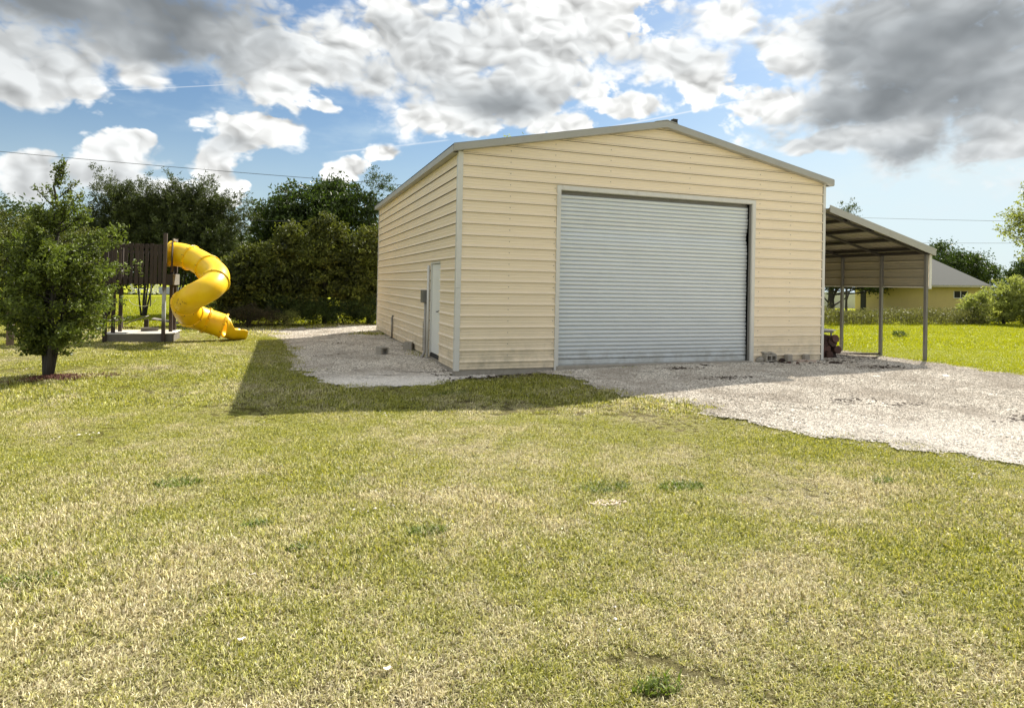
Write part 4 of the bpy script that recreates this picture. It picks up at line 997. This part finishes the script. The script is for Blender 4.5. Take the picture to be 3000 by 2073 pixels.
w_ = MB().bb((0, -.1, 0), (9, .1, 1.65)).obj('boundary_wall', M_GREYW, None, False, (45.5, 41.5, -.1), (0, 0, -.28)); tag(w_, 'long pale grey wall beyond the left end of the yellow house', 'wall')
sd = thing('white_shed', 'small white-roofed shed at the right edge behind the big bush', 'shed', (60.3, 24.6, -.1), -.3)
MB().bb((-2, -2, 0), (2, 2, 2.2)).obj('wall', M_GREYW, sd); MB().prism([(-2.5, 2.15), (0, 3.5), (2.5, 2.15), (2.5, 2.25), (0, 3.62), (-2.5, 2.25)], 'y', -2.4, 2.4).obj('roof', M_WHITE, sd)

# ------------------------------------------------------------------ power lines
def wire(p, q, sag, label, r=.012):
    p, q = np.array(p), np.array(q); pts = [p+(q-p)*t-np.array([0, 0, sag*4*t*(1-t)]) for t in np.linspace(0, 1, 24)]
    o = MB().tube(pts, r, 5, False).obj('power_line', M_WIRE, None, True); return tag(o, label, 'cable')
wire((-30.5, 29.6, 8.75), (16.5, 12.4, 5.55), 0.35, 'upper black power line sloping down above the trees on the left')
wire((-30.5, 29.6, 5.62), (-2.5, 19.6, 4.45), .25, 'lower black power line passing through the tree tops on the left', .010)
wire((50, 52.0, 10.9), (110, 33.6, 11.3), .25, 'upper thin power line in the sky right of the garage', .022)
wire((50, 52.0, 7.6), (110, 33.6, 9.0), .25, 'lower thin power line in the sky right of the garage', .020)

# ------------------------------------------------------------------ trees
def quads_from(c, nrm_up, size, r, asp=1.0, droop=None):
    """leaf quads (diamonds) with random tilt around points c"""
    n = len(c); d = r.standard_normal((n, 3)); d /= np.linalg.norm(d, axis=1)[:, None]+1e-9
    if droop is not None: d = d*(1-droop[1])+np.asarray(droop[0])*droop[1]; d /= np.linalg.norm(d, axis=1)[:, None]+1e-9
    e = r.standard_normal((n, 3)); e -= (e*d).sum(1)[:, None]*d; e /= np.linalg.norm(e, axis=1)[:, None]+1e-9
    s = (size*(.6+.8*r.random(n)))[:, None]; w = s*.5*asp
    fold = np.cross(d, e)*w*.35
    V = np.stack([c-d*s*.5, c+e*w*.5+fold, c+d*s*.5, c-e*w*.5+fold], 1)
    return V.reshape(-1, 3), np.arange(4*n).reshape(n, 4)
def leaves_obj(name, C, size, mat, parent, seed, asp=1.0, crnd=None, droop=None):
    r = np.random.default_rng(seed); V, F = quads_from(C, None, size, r, asp, droop)
    rn = r.random(len(C))*.7 + (.3*crnd if crnd is not None else .3*r.random(len(C)))
    return add(name, fastmesh(name, V, F, None, mat, False, {'rnd': np.repeat(rn, 4)}), parent)
def crown_points(lobes, nclump, per, cs, r, surf=.55, zmin=None):
    """clumps gathered toward the outside of overlapping lobes"""
    vol = np.array([l[3]*l[4]*l[5] for l in lobes]) ** .75; pr = vol/vol.sum(); C = []; K = []
    for _ in range(nclump):
        l = lobes[r.choice(len(lobes), p=pr)]; d = r.standard_normal(3); d /= np.linalg.norm(d); q = surf+(1-surf)*r.random()**.7
        if r.random() < .12: q *= 1.12
        C.append(np.array(l[:3])+d*np.array(l[3:6])*q)
    C = np.array(C)
    if zmin is not None: C = C[C[:, 2] > zmin+.15*r.random(len(C))]
    out = []; cr = []
    for c in C:
        n = int(per*(.5+r.random())); s = cs*(.6+.8*r.random()); cc = r.random()
        out.append(c+r.standard_normal((n, 3))*np.array([s, s, s*.6])); cr += [cc]*n
    return C, np.concatenate(out), np.array(cr)
def trunk_obj(base, tips, h, r0, parent, seed, nlimb=14, name='trunk', mat=None, lean=(0, 0)):
    rg = np.random.default_rng(seed); m = MB(); b = np.array(base, float)
    top = b+np.array([lean[0], lean[1], h]); pts = [b+(top-b)*t+np.array([.05, .05, 0])*rg.standard_normal(3)*h*.12*t for t in np.linspace(0, 1, 6)]
    pts[0] = b-np.array([0, 0, .1]); m.tube(pts, [r0*1.35, r0, r0*.85, r0*.65, r0*.45, r0*.2], 9)
    sel = rg.choice(len(tips), min(nlimb, len(tips)), replace=False)
    for i in sel:
        t = tips[i]; k = .15+.65*rg.random(); s = pts[0]+(pts[-1]-pts[0])*k
        md = (s+t)/2+np.array([0, 0, -.06*np.linalg.norm(t-s)])+rg.standard_normal(3)*.05*np.linalg.norm(t-s)
        m.tube([s, md, t], [r0*.38*(1-k*.5), r0*.22, r0*.05], 5, False)
    return m.obj(name, mat or M_BARK, parent, True)
def tree(name, label, cat, base, lobes, mat, nclump, per, cs, leaf, seed, trunk_h=None, r0=.14, asp=.9, group=None, surf=.55, limbs=14, droop=None, zmin=None):
    r = np.random.default_rng(seed); t = thing(name, label, cat, base, 0, group); b = np.array(base)
    lo = [tuple(np.array(l[:3])-b)+tuple(l[3:]) for l in lobes]
    tips, C, cr = crown_points(lo, nclump, per, cs, r, surf, zmin)
    leaves_obj('crown', C, leaf, mat, t, seed+1, asp, cr, droop)
    zc = np.mean([l[2] for l in lo]); trunk_obj((0, 0, 0), tips, trunk_h or zc*1.2, r0, t, seed+2, limbs)
    return t


def spray_tree(name, label, cat, base, stems_def, widths, nb, leaf, mat, seed, zlo, zhi, elr=(.15, .65), hiel=.3, hz=1e9, tw=.11, per=9, asym=(1.12, .95), jit=.028, r0=.078, group=None, rs=.055, drift=(0, 0), asp=.95, low=.05, zcut=.3, mainp=.44):
    """tree grown from stems and limbs whose outer parts carry sprays of leaves"""
    t = thing(name, label, cat, base, 0, group); r = np.random.default_rng(seed); m = MB(); C = []; stems = []
    for k, (lx, ly, h) in enumerate(stems_def):
        pts = [np.array([lx*.35, ly*.35, -.1])]
        for i in range(1, 9):
            u = i/8; pts.append(np.array([lx*(.5+2.2*u)+.013*h*r.standard_normal()*u+drift[0]*u*u, ly*(.5+2.2*u)+.013*h*r.standard_normal()*u+drift[1]*u*u, h*u]))
        m.tube(pts, [(rs if k == 0 else rs*.65)*(1-u)**.8+.006 for u in np.linspace(0, 1, 9)], 8); stems.append(np.array(pts))
    m.tube([(0, 0, -.1), (.01, .0, .25), (.0, .02, .6)], [r0, r0*.8, r0*.62], 10)
    ns = len(stems); pr = np.array([mainp]+[(1-mainp)/max(ns-1, 1)]*(ns-1)); pr /= pr.sum()
    for b in range(nb):
        S = stems[r.choice(ns, p=pr)]; H = S[-1][2]; z = zlo+(min(zhi, H*.97)-zlo)*r.random()
        u = min(z/H, .98); f = u*(len(S)-1); k = min(int(f), len(S)-2); s = S[k]+(S[k+1]-S[k])*(f-k); a = r.random()*6.283
        el = elr[0]+(elr[1]-elr[0])*r.random()+(hiel if s[2] > hz else 0)
        R_ = float(np.interp(s[2], *widths)); ln = R_*(.5+.6*r.random())/max(math.cos(el), .45); ln *= asym[0] if math.cos(a) > 0 else asym[1]
        d = np.array([math.cos(a)*math.cos(el), math.sin(a)*math.cos(el), math.sin(el)])
        if drift != (0, 0): d = d+np.array([drift[0], drift[1], 0])*.22; d /= np.linalg.norm(d)
        pts = []; p = s.copy(); n = 6
        for i in range(n+1):
            pts.append(p.copy()); p = p+d*ln/n; d = d+r.standard_normal(3)*.10+np.array([0, 0, -low if s[2] < hz else .04]); d /= np.linalg.norm(d)
        m.tube(pts, [.012*(rs/.075)*(1-i/n)+.003 for i in range(n+1)], 4, False)
        for i in range(2, n+1):
            for q_ in range(3):
                q = pts[i]+r.standard_normal(3)*jit; dd = d+r.standard_normal(3)*.8; dd /= np.linalg.norm(dd); tl = tw*(.7+1.2*r.random())
                ts = r.random(per)[:, None]; C.append(q+dd*tl*ts+r.standard_normal((per, 3))*jit)
    m.obj('trunk', M_BARK, t, True); C = np.concatenate(C); C = C[C[:, 2] > zcut]
    leaves_obj('crown', C, leaf, mat, t, seed+1, asp); return t
spray_tree('young_oak', 'young bushy oak with a pointed top in a ring of red mulch', 'tree', (-7.16, 1.50, -.15),
    ((.05, .0, 3.95), (-.09, .06, 2.6), (.13, .05, 2.55), (.06, -.1, 2.3), (-.05, .12, 2.4)),
    ([.25, .5, .8, 1.2, 1.7, 2.2, 2.6, 2.9, 3.3, 4.0], [.18, .36, .80, 1.16, .92, .64, .42, .42, .34, .06]), 205, .070, M_OAK, 21, .40, 2.75, hz=2.5, zcut=.42, asym=(1.28, .84))
ko = [o for o in COL.objects if o.name == 'young_oak'][0]
# the open leader: a few distinct upswept branches
def leader(t):
    r = np.random.default_rng(77); m = MB(); C = []
    for z, a, ln, el in ((2.6, .1, .62, .55), (2.62, 3.2, .60, .60), (2.75, 2.0, .45, .8), (2.85, 5.4, .50, .6), (2.95, .5, .55, .75), (3.0, 3.5, .52, .85), (3.15, 2.6, .35, .9), (3.25, .2, .38, .9), (3.4, 4.2, .25, 1.0), (3.5, 1.0, .25, 1.1), (3.65, 3.0, .18, 1.2), (3.7, 0, .2, 1.3)):
        x0 = .05*(.5+2.2*z/3.95); d = np.array([math.cos(a)*math.cos(el), math.sin(a)*.7*math.cos(el), math.sin(el)]); p = np.array([x0, 0, z]); pts = []
        for i in range(7):
            pts.append(p.copy()); p = p+d*ln/6; d = d+r.standard_normal(3)*.09+np.array([0, 0, .05]); d /= np.linalg.norm(d)
        m.tube(pts, [.011*(1-i/7)+.003 for i in range(7)], 4, False)
        for i in range(1, 7):
            for _ in range(3): C.append(pts[i]+r.standard_normal((6, 3))*.034+d*.02)
    m.obj('branch', M_BARK, t, True); leaves_obj('leaf_spray', np.concatenate(C), .055, M_OAK, t, 78, .9)
leader(ko)
# mulch ring of red bark chips
rg = np.random.default_rng(5); m = MB()
for k in range(1500):
    a = rg.random()*6.283; q = rg.random()**.6*.62*(1+.45*math.sin(a*2+1)+.2*math.sin(a*5)); x_ = -7.08+q*math.cos(a)*1.0+.08; y_ = 1.28+q*math.sin(a)*.85
    m.box((x_, y_, float(gz(x_, y_))+.012+.05*max(0, 1-q/.6)+.012*rg.random()), (.03+.05*rg.random(), .012+.018*rg.random(), .008), rotm('Z', rg.random()*6.3) @ rotm('X', rg.standard_normal()*.5) @ rotm('Y', rg.standard_normal()*.4))
tag(m.obj('mulch', simple('red_mulch', (.085, .028, .014), .9, .8, 22)), 'red-brown bark mulch in a ring round the young oak', None, None, 'stuff')

# trees and bushes, from the left edge round to the right
FG = 'wind-swept feathery trees behind the play tower'
for (bx, by, H, sd, nb, lab) in ((-10.8, 22.0, 5.6, 31, 260, 'tall feathery tree rising left of the play tower, leftmost of the wind-swept crowns'), (-9.3, 21.9, 5.3, 41, 240, 'wind-swept feathery tree seen right above the deck of the play tower'),
        (-7.9, 21.4, 5.6, 51, 240, 'wind-swept feathery tree rising behind the top of the slide'), (-7.0, 21.2, 5.2, 61, 240, 'feathery tree beyond the bend of the slide, rightmost of the wind-swept crowns')):
    spray_tree('feathery_tree', lab, 'tree', (bx, by, -.1), ((0, 0, H), (-.25, .1, H*.8), (.22, 0, H*.85), (.05, .2, H*.75)), ([1.5, 2.2, 3.5, 4.6, 5.4, 6.3], [1.5, 1.8, 1.6, 1.1, .8, .3]), nb, .125, M_PINE, sd, 1.9, H, elr=(.25, .95), hiel=.15, hz=3.8, tw=.26, per=15, jit=.055, r0=.08, group=FG, rs=.055, drift=(.5, 0), asp=.55, low=.0, zcut=1.75, mainp=.34)
tree('olive_bush', 'dense olive bush behind the wooden post at the left edge', 'bush', (-12.3, 9.9, -.12),
     [(-12.4, 9.9, 1.5, 1.3, 1.0, 1.5), (-12.9, 10.2, 2.6, 1.0, .9, 1.0), (-11.6, 9.6, 2.4, .9, .8, 1.0)], M_OLIVE, 330, 60, .16, .085, 61, 2.4, .1, .8, 'bushes along the left edge of the lawn')
tree('olive_bush', 'olive-green bush seen between the young oak and the left edge', 'bush', (-10.9, 11.2, -.12),
     [(-10.9, 11.2, 1.7, 1.2, 1.0, 1.6), (-10.3, 11.4, 2.5, 1.0, .9, 1.0), (-11.5, 11.0, 2.9, .8, .8, .8)], M_OLIVE, 330, 60, .16, .085, 71, 2.4, .1, .8, 'bushes along the left edge of the lawn')
tree('olive_bush', 'dark olive bush directly behind the crown of the young oak', 'bush', (-9.5, 11.9, -.12),
     [(-9.5, 11.9, 1.7, 1.0, .9, 1.5), (-9.2, 12.2, 2.4, .9, .8, .9)], M_OLIVE, 240, 60, .16, .085, 81, 2.4, .1, .8, 'bushes along the left edge of the lawn')
tree('dark_tree', 'dark round tree at the left edge far behind the bushes', 'tree', (-17.5, 22, -.1),
     [(-17.5, 22, 3.4, 2.6, 2.2, 2.0), (-15.2, 22.5, 3.2, 2.0, 2.0, 1.9), (-13.0, 22.5, 3.0, 1.8, 1.8, 1.8)], M_DARKL, 420, 60, .3, .16, 91, 3.5, .2, .9)
# thicket behind the slide up to the corner of the garage
spec = [((-4.45, 15.6), 1.6, 3.1, 'olive thicket bush directly behind the slide exit'), ((-3.05, 15.3), 1.6, 4.0, 'olive thicket bush midway between the slide and the garage'),
        ((-1.55, 15.0), 1.6, 4.6, 'tall olive thicket bush left of the garage corner'), ((.2, 14.8), 1.5, 4.2, 'olive thicket bush partly hidden by the far corner of the garage')]
for i_, ((bx, by), rr, hh, lab) in enumerate(spec):
    r = np.random.default_rng(100+i_)
    lob = [(bx, by, hh*.42, rr*.68, rr*.6, hh*.40), (bx-.45, by, hh*.62, rr*.46, rr*.5, hh*.26), (bx+.5, by+.1, hh*.56, rr*.46, rr*.5, hh*.28), (bx+.1, by, hh*.80, rr*.36, rr*.3, hh*.2), (bx-.7, by-.1, hh*.30, rr*.4, rr*.4, hh*.27)]
    tree('thicket_bush', lab, 'bush', (bx, by, -.12), lob, M_OLIVE, 430, 52, .135, .15, 110+i_*7, hh*.6, .09, .85, 'olive bushes in the thicket behind the gravel', .45, 22, None, .12)
tree('low_bush', 'low reddish-brown bush at the foot of the thicket right of the slide', 'bush', (-4.4, 13.9, -.12), [(-4.4, 13.9, .35, .8, .5, .42), (-3.7, 13.9, .3, .5, .4, .35)], M_REDL, 110, 50, .1, .06, 141, .4, .03, .7, 'low bushes in front of the thicket', .4)
tree('low_bush', 'low dark bush behind the right foot of the play tower', 'bush', (-6.0, 14.3, -.12), [(-6.0, 14.3, .35, .55, .5, .5)], M_DARKL, 60, 50, .1, .07, 145, .4, .03, .7, 'low bushes in front of the thicket', .4)
tree('low_bush', 'low pale-flecked bush in the shade before the middle of the thicket', 'bush', (-3.0, 14.1, -.12), [(-3.0, 14.1, .3, .5, .4, .35)], M_LIME, 45, 40, .1, .06, 149, .4, .03, .7, 'low bushes in front of the thicket', .4)
tree('low_bush', 'low dark bush under the thicket beside the garage corner', 'bush', (-.9, 14.2, -.12), [(-.9, 14.2, .45, .9, .5, .5), (.2, 14.2, .5, .9, .4, .6), (-2.0, 14.3, .5, .9, .4, .55), (-3.2, 14.5, .5, .8, .4, .55)], M_DARKL, 300, 50, .12, .08, 153, .4, .03, .7, 'low bushes in front of the thicket', .4)
tree('round_tree', 'big round dark green tree rising above the thicket left of the garage', 'tree', (-2.6, 25.0, -.1),
     [(-1.6, 25, 5.1, 2.5, 2.4, 2.0), (-3.3, 25.2, 4.3, 1.7, 1.8, 1.7), (.3, 24.8, 5.2, 1.7, 1.8, 1.9), (-1.9, 25, 3.4, 3.0, 2.6, 2.2), (-.9, 25, 6.2, 1.5, 1.4, 1.1)], M_DARKL, 560, 80, .27, .22, 161, 5.2, .28, .9, None, .6)
tree('conifer', 'dark pointed tree showing over the far end of the garage eave', 'tree', (1.6, 24.0, -.1),
     [(1.5, 24, 6.8, .5, .5, 1.4), (2.2, 24, 6.6, .5, .5, 1.2), (1.8, 24, 4.8, 1.0, .9, 1.5)], M_DARKL, 130, 60, .2, .13, 171, 6.5, .14, .6)
tree('backdrop_tree', 'dark tree line clump far behind the white chairs', 'tree', (-20, 68, -.1),
     [(-26, 68, 4, 6, 4, 3.4), (-19, 69, 3.6, 6, 4, 3.2), (-12, 70, 4.0, 6, 4, 3.6)], M_DARKL, 420, 60, .7, .42, 181, 4, .4, .9)
tree('backdrop_tree', 'far dark trees beyond the back lawn behind the thicket', 'tree', (1, 72, -.1),
     [(-4, 72, 4, 6, 4, 3.4), (4, 72, 4.0, 6, 4, 3.6), (12, 72, 4.0, 6, 4, 3.6)], M_DARKL, 360, 60, .7, .42, 191, 4, .4, .9)
# twigs above the garage roof line (a tall tree far behind)
tree('bare_topped_tree', 'thin leafy twigs of a tall tree showing above the left end of the roof', 'tree', (13.5, 33.0, -.1),
     [(14.6, 33, 12.2, 2.1, 1.2, 1.2), (12.9, 33, 12.0, 1.0, 1.0, 1.2), (14.3, 33, 9.5, 2.0, 1.6, 2.2)], M_LIME, 80, 16, .2, .24, 211, 11.4, .16, .8)
# right side
tree('round_tree', 'round dark green tree behind the roof of the yellow house', 'tree', (70.5, 41.0, -.1),
     [(69.7, 41.3, 5.0, 3.2, 3.0, 2.5), (72.2, 40.4, 4.2, 2.8, 2.8, 2.2), (74.4, 39.6, 3.6, 1.8, 2.0, 1.8), (66.5, 42.5, 4.2, 2.6, 2.6, 2.4)], M_DARKL, 520, 60, .4, .26, 221, 4.5, .3, .9, None, .6)
tree('round_tree', 'dark green tree at the right edge below the pale spreading tree', 'tree', (61.5, 26.0, -.1),
     [(60.8, 26.5, 3.4, 1.7, 1.7, 1.5), (63.0, 25.0, 3.6, 2.2, 2.0, 2.0)], M_DARKL, 260, 60, .3, .24, 231, 3.8, .25, .9)
spray_tree('spreading_tree', 'pale green open tree at the right edge with sky showing through', 'tree', (46.4, 16.8, -.1), ((0, 0, 9.8), (-.3, .1, 7.5), (.3, 0, 8.5), (-.2, -.2, 6.5)), ([3.5, 4.5, 6.5, 8, 9.5, 10], [1.2, 1.8, 2.1, 1.7, .9, .4]), 105, .19, M_LIME, 241, 4.2, 9.6, elr=(.1, .7), hz=7, tw=.32, per=6, jit=.10, r0=.2, rs=.12, low=.0, zcut=4.0)
tree('olive_bush', 'big sunlit pale green bush covering the right end of the yellow house', 'bush', (36.6, 13.3, -.1),
     [(36.0, 13.6, .9, 1.7, 1.3, 1.1), (37.4, 12.9, 1.4, 1.6, 1.3, 1.4), (35.0, 14.2, .5, 1.0, .9, .65), (38.9, 12.2, 1.3, 1.5, 1.3, 1.4), (36.9, 13.1, 1.7, .7, .7, .5)], M_LIME, 620, 42, .13, .15, 251, 1.6, .08, .8, None, .6)
tree('live_oak', 'dark low-branching tree with a crooked trunk left of the yellow house', 'tree', (41.5, 30.5, -.1),
     [(41.6, 30.6, 3.6, 2.6, 2.4, 1.7), (44.0, 29.0, 3.5, 2.6, 2.2, 1.7), (46.3, 30.2, 3.2, 1.8, 1.8, 1.6)], M_DARKL, 380, 55, .35, .2, 261, 3.0, .28, .9, None, .6)
# dry hedge strip between the two lawns
def hedge(name, label, a, b, h, wd, mat, seed, n):
    r = np.random.default_rng(seed); t = thing(name, label, 'hedge', ((a[0]+b[0])/2, (a[1]+b[1])/2, -.1)); o = np.array(t.location)
    u = r.random(n); hgt = h*(.55+.7*fbm(u*38, u*0+seed, 3)); C = np.stack([a[0]+(b[0]-a[0])*u+r.standard_normal(n)*wd, a[1]+(b[1]-a[1])*u+r.standard_normal(n)*wd, -.05+hgt*r.random(n)**.8], -1)-o
    leaves_obj('foliage', C, .12, mat, t, seed+1, .6, None, (np.array([0, 0, 1.]), .45))
    m = MB()
    for k in range(90):
        q = r.random(); x_ = a[0]+(b[0]-a[0])*q-o[0]+r.standard_normal()*wd; y_ = a[1]+(b[1]-a[1])*q-o[1]+r.standard_normal()*wd
        m.tube([(x_, y_, -.05), (x_+.12*r.standard_normal(), y_+.12*r.standard_normal(), h*.8)], [.012, .004], 4, False)
    m.obj('stems', M_BARK, t); return t
hedge('scrub_hedge', 'dry scrubby hedge strip running between the right lawn and the yellow house', (19.5, 14.6), (34.5, 13.8), .85, .4, M_HEDGE, 271, 15000)
tree('low_bush', 'grey-green shrub at the foot of the crooked tree, just right of the garage corner', 'bush', (24.6, 15.4, -.1), [(24.4, 15.4, .6, .8, .7, .8), (23.4, 15.8, .5, .7, .6, .6)], M_HEDGE, 130, 40, .13, .09, 281, .8, .04, .6, None, .4)
tree('low_bush', 'small dark weed clump on the bright lawn behind the outer carport post', 'bush', (19.5, 6.2, -.1), [(19.5, 6.2, .08, .35, .2, .1)], M_DARKL, 24, 30, .05, .05, 291, .1, .01, .6, None, .4)
tree('bare_topped_tree', 'few leafy twigs poking above the carport roof edge', 'tree', (27.0, 15.6, -.1), [(27.0, 15.6, 6.7, .45, .4, .65), (27.4, 15.6, 6.1, .5, .4, .5)], M_PINE, 22, 26, .12, .11, 301, 6.6, .06, .7)

# ------------------------------------------------------------------ weeds and scraps in the lawn
weedp = M_WEED = leaf_mat('weed_leaves', (0.035, 0.06, 0.008), (0.20, 0.25, 0.04), (0.25, 0.36, 0.02), None, .3, 3.0)
def weed(x_, y_, rad, n, label, L_=.09, flat=.5):
    r = np.random.default_rng(int(abs(x_*1000)+abs(y_*77))); K = 4; V = []; 
    a = r.random(n)*6.283; q = rad*np.sqrt(r.random(n)); bx = q*np.cos(a)*1.6; by = q*np.sin(a)*.9
    d = r.random(n)*6.283; ln = L_*.62*(.5+.8*r.random(n)); w = .0045*(.7+.8*r.random(n)); ang = .2+1.0*r.random(n)*flat; P3 = np.stack([bx, by, np.zeros(n)], -1); VV = np.zeros((n, K, 2, 3))
    for k in range(K):
        ww = w*(1.1 if k == 1 else 1)*(1-.9*(k/(K-1))**2); pv = np.stack([-np.sin(d), np.cos(d), 0*d], -1)*ww[:, None]
        VV[:, k, 0] = P3-pv; VV[:, k, 1] = P3+pv
        P3 = P3+np.stack([np.cos(d)*np.sin(ang), np.sin(d)*np.sin(ang), np.cos(ang)], -1)*(ln/(K-1))[:, None]; ang = ang+.35
        P3[:, 2] = np.maximum(P3[:, 2], .004)
    base = (np.arange(n)*K*2)[:, None]; F = np.concatenate([base+np.array([2*k, 2*k+1, 2*k+3, 2*k+2]) for k in range(K-1)], 0)
    o = add('weed_clump', fastmesh('weed_clump', VV.reshape(-1, 3), F, None, M_WEED, True, {'rnd': np.repeat(r.random(n), K*2)}), None, (x_, y_, float(gz(x_, y_))+.002)); return tag(o, label, 'weed', 'green weed clumps in the lawn')
weed(-2.18, -7.50, .10, 420, 'round bright green weed clump left of the middle of the lawn', .085)
weed(-.42, -6.95, .17, 520, 'dark weed patch above the pale sand spot, left one of the pair')
weed(.30, -7.10, .15, 420, 'dark weed patch above the pale sand spot, right one of the pair')
weed(2.23, -7.62, .08, 160, 'small dark weed clump in the lawn nearest the drive')
weed(-3.06, -7.55, .07, 170, 'small dark weed clump below and left of the bright round one')
weed(-3.35, -7.0, .07, 150, 'dark low weed clump left of the lawn middle, with pale grass round it')
weed(-4.06, -5.75, .13, 280, 'wide dark weed clump on the left lawn below the building shadow')
weed(-2.59, -6.20, .10, 200, 'small weed clump just below the middle of the building shadow')
weed(-4.62, -7.55, .12, 260, 'weed patch at the left edge of the lawn')
weed(-1.55, -9.60, .08, 110, 'weed clump at the bottom edge right of the middle', .08)
weed(-.62, -1.75, .25, 420, 'weed patch in the shade before the left corner of the garage', .07)
def scrap(x_, y_, s, label, mat=M_PAPER, cat='litter', rz=0.0, dz=.035):
    V, F = lump(s, s*.5, s*.14, int(abs(x_)*999), 8, 4); V = [(v_[0], v_[1]*(.6+.5*math.sin(v_[0]*190)), v_[2]*.5+.006*math.sin(v_[0]*160)) for v_ in V]; o = add('litter_scrap', fastmesh('litter_scrap', V, F, None, mat), None, (x_, y_, float(gz(x_, y_))+dz), (.1, .2, rz)); return tag(o, label, cat, 'scraps lying in the grass')
scrap(-3.35, -7.90, .022, 'small white scrap in the grass left of the middle, uppermost of three'); scrap(-3.37, -8.64, .026, 'pale crumpled scrap below the uppermost white one', rz=.4); scrap(-2.71, -9.12, .030, 'pale leaf-like scrap near the bottom edge of the lawn', rz=.6)
scrap(-.58, -9.36, .014, 'tiny black bit in the grass right of the middle', M_DARK)
scrap(-4.95, -7.3, .02, 'small pale scrap on the left lawn')
m = MB(); r = np.random.default_rng(8)
for k in range(170):
    a = r.random()*6.28; q = r.random()**.5; x_ = -.57+.17*q*math.cos(a); y_ = -7.32+.07*q*math.sin(a); s = .008+.012*r.random()
    m.box((x_, y_, float(gz(x_, y_))+.012+.012*r.random()), (s, s*.8, s*.6), rotm('Z', r.random()*6))
tag(m.obj('sand_patch', M_SAND), 'small patch of pale sand and pebbles in the lawn below the dark weeds', None, None, 'stuff')
# dead leaves and twigs blown together on the drive
m = MB(); r = np.random.default_rng(12)
for (cx_, cy_, sx, sy, n_) in ((9.45, -1.45, .45, .16, 150), (5.0, -4.62, .22, .10, 50), (5.5, -5.1, .25, .07, 30), (6.35, -6.35, .3, .14, 90), (4.62, -.75, .30, .10, 80), (4.72, -2.1, .28, .10, 70), (5.6, -.35, .12, .08, 30), (.6, -.32, .5, .10, 90), (9.6, -.3, .4, .2, 70), (8.2, -.6, .6, .15, 60), (10.6, .2, .5, .2, 60), (-1.8, 6.6, .2, .1, 20), (-2.2, 3.9, .25, .12, 22), (-1.5, 9.4, .15, .1, 20), (-.3, .3, .1, .3, 40)):
    for k in range(n_):
        x_ = cx_+r.standard_normal()*sx; y_ = cy_+r.standard_normal()*sy; s = .010+.022*r.random()
        m.box((x_, y_, float(gz(x_, y_))+.036+.010*r.random()), (s*1.9, s, .003), rotm('Z', r.random()*6) @ rotm('X', r.standard_normal()*.4))
tag(m.obj('dead_leaves', simple('dead_leaves', (.05, .034, .022), .9, .5, 30)), 'dark dead leaves and twigs gathered in patches on the gravel', None, None, 'stuff')
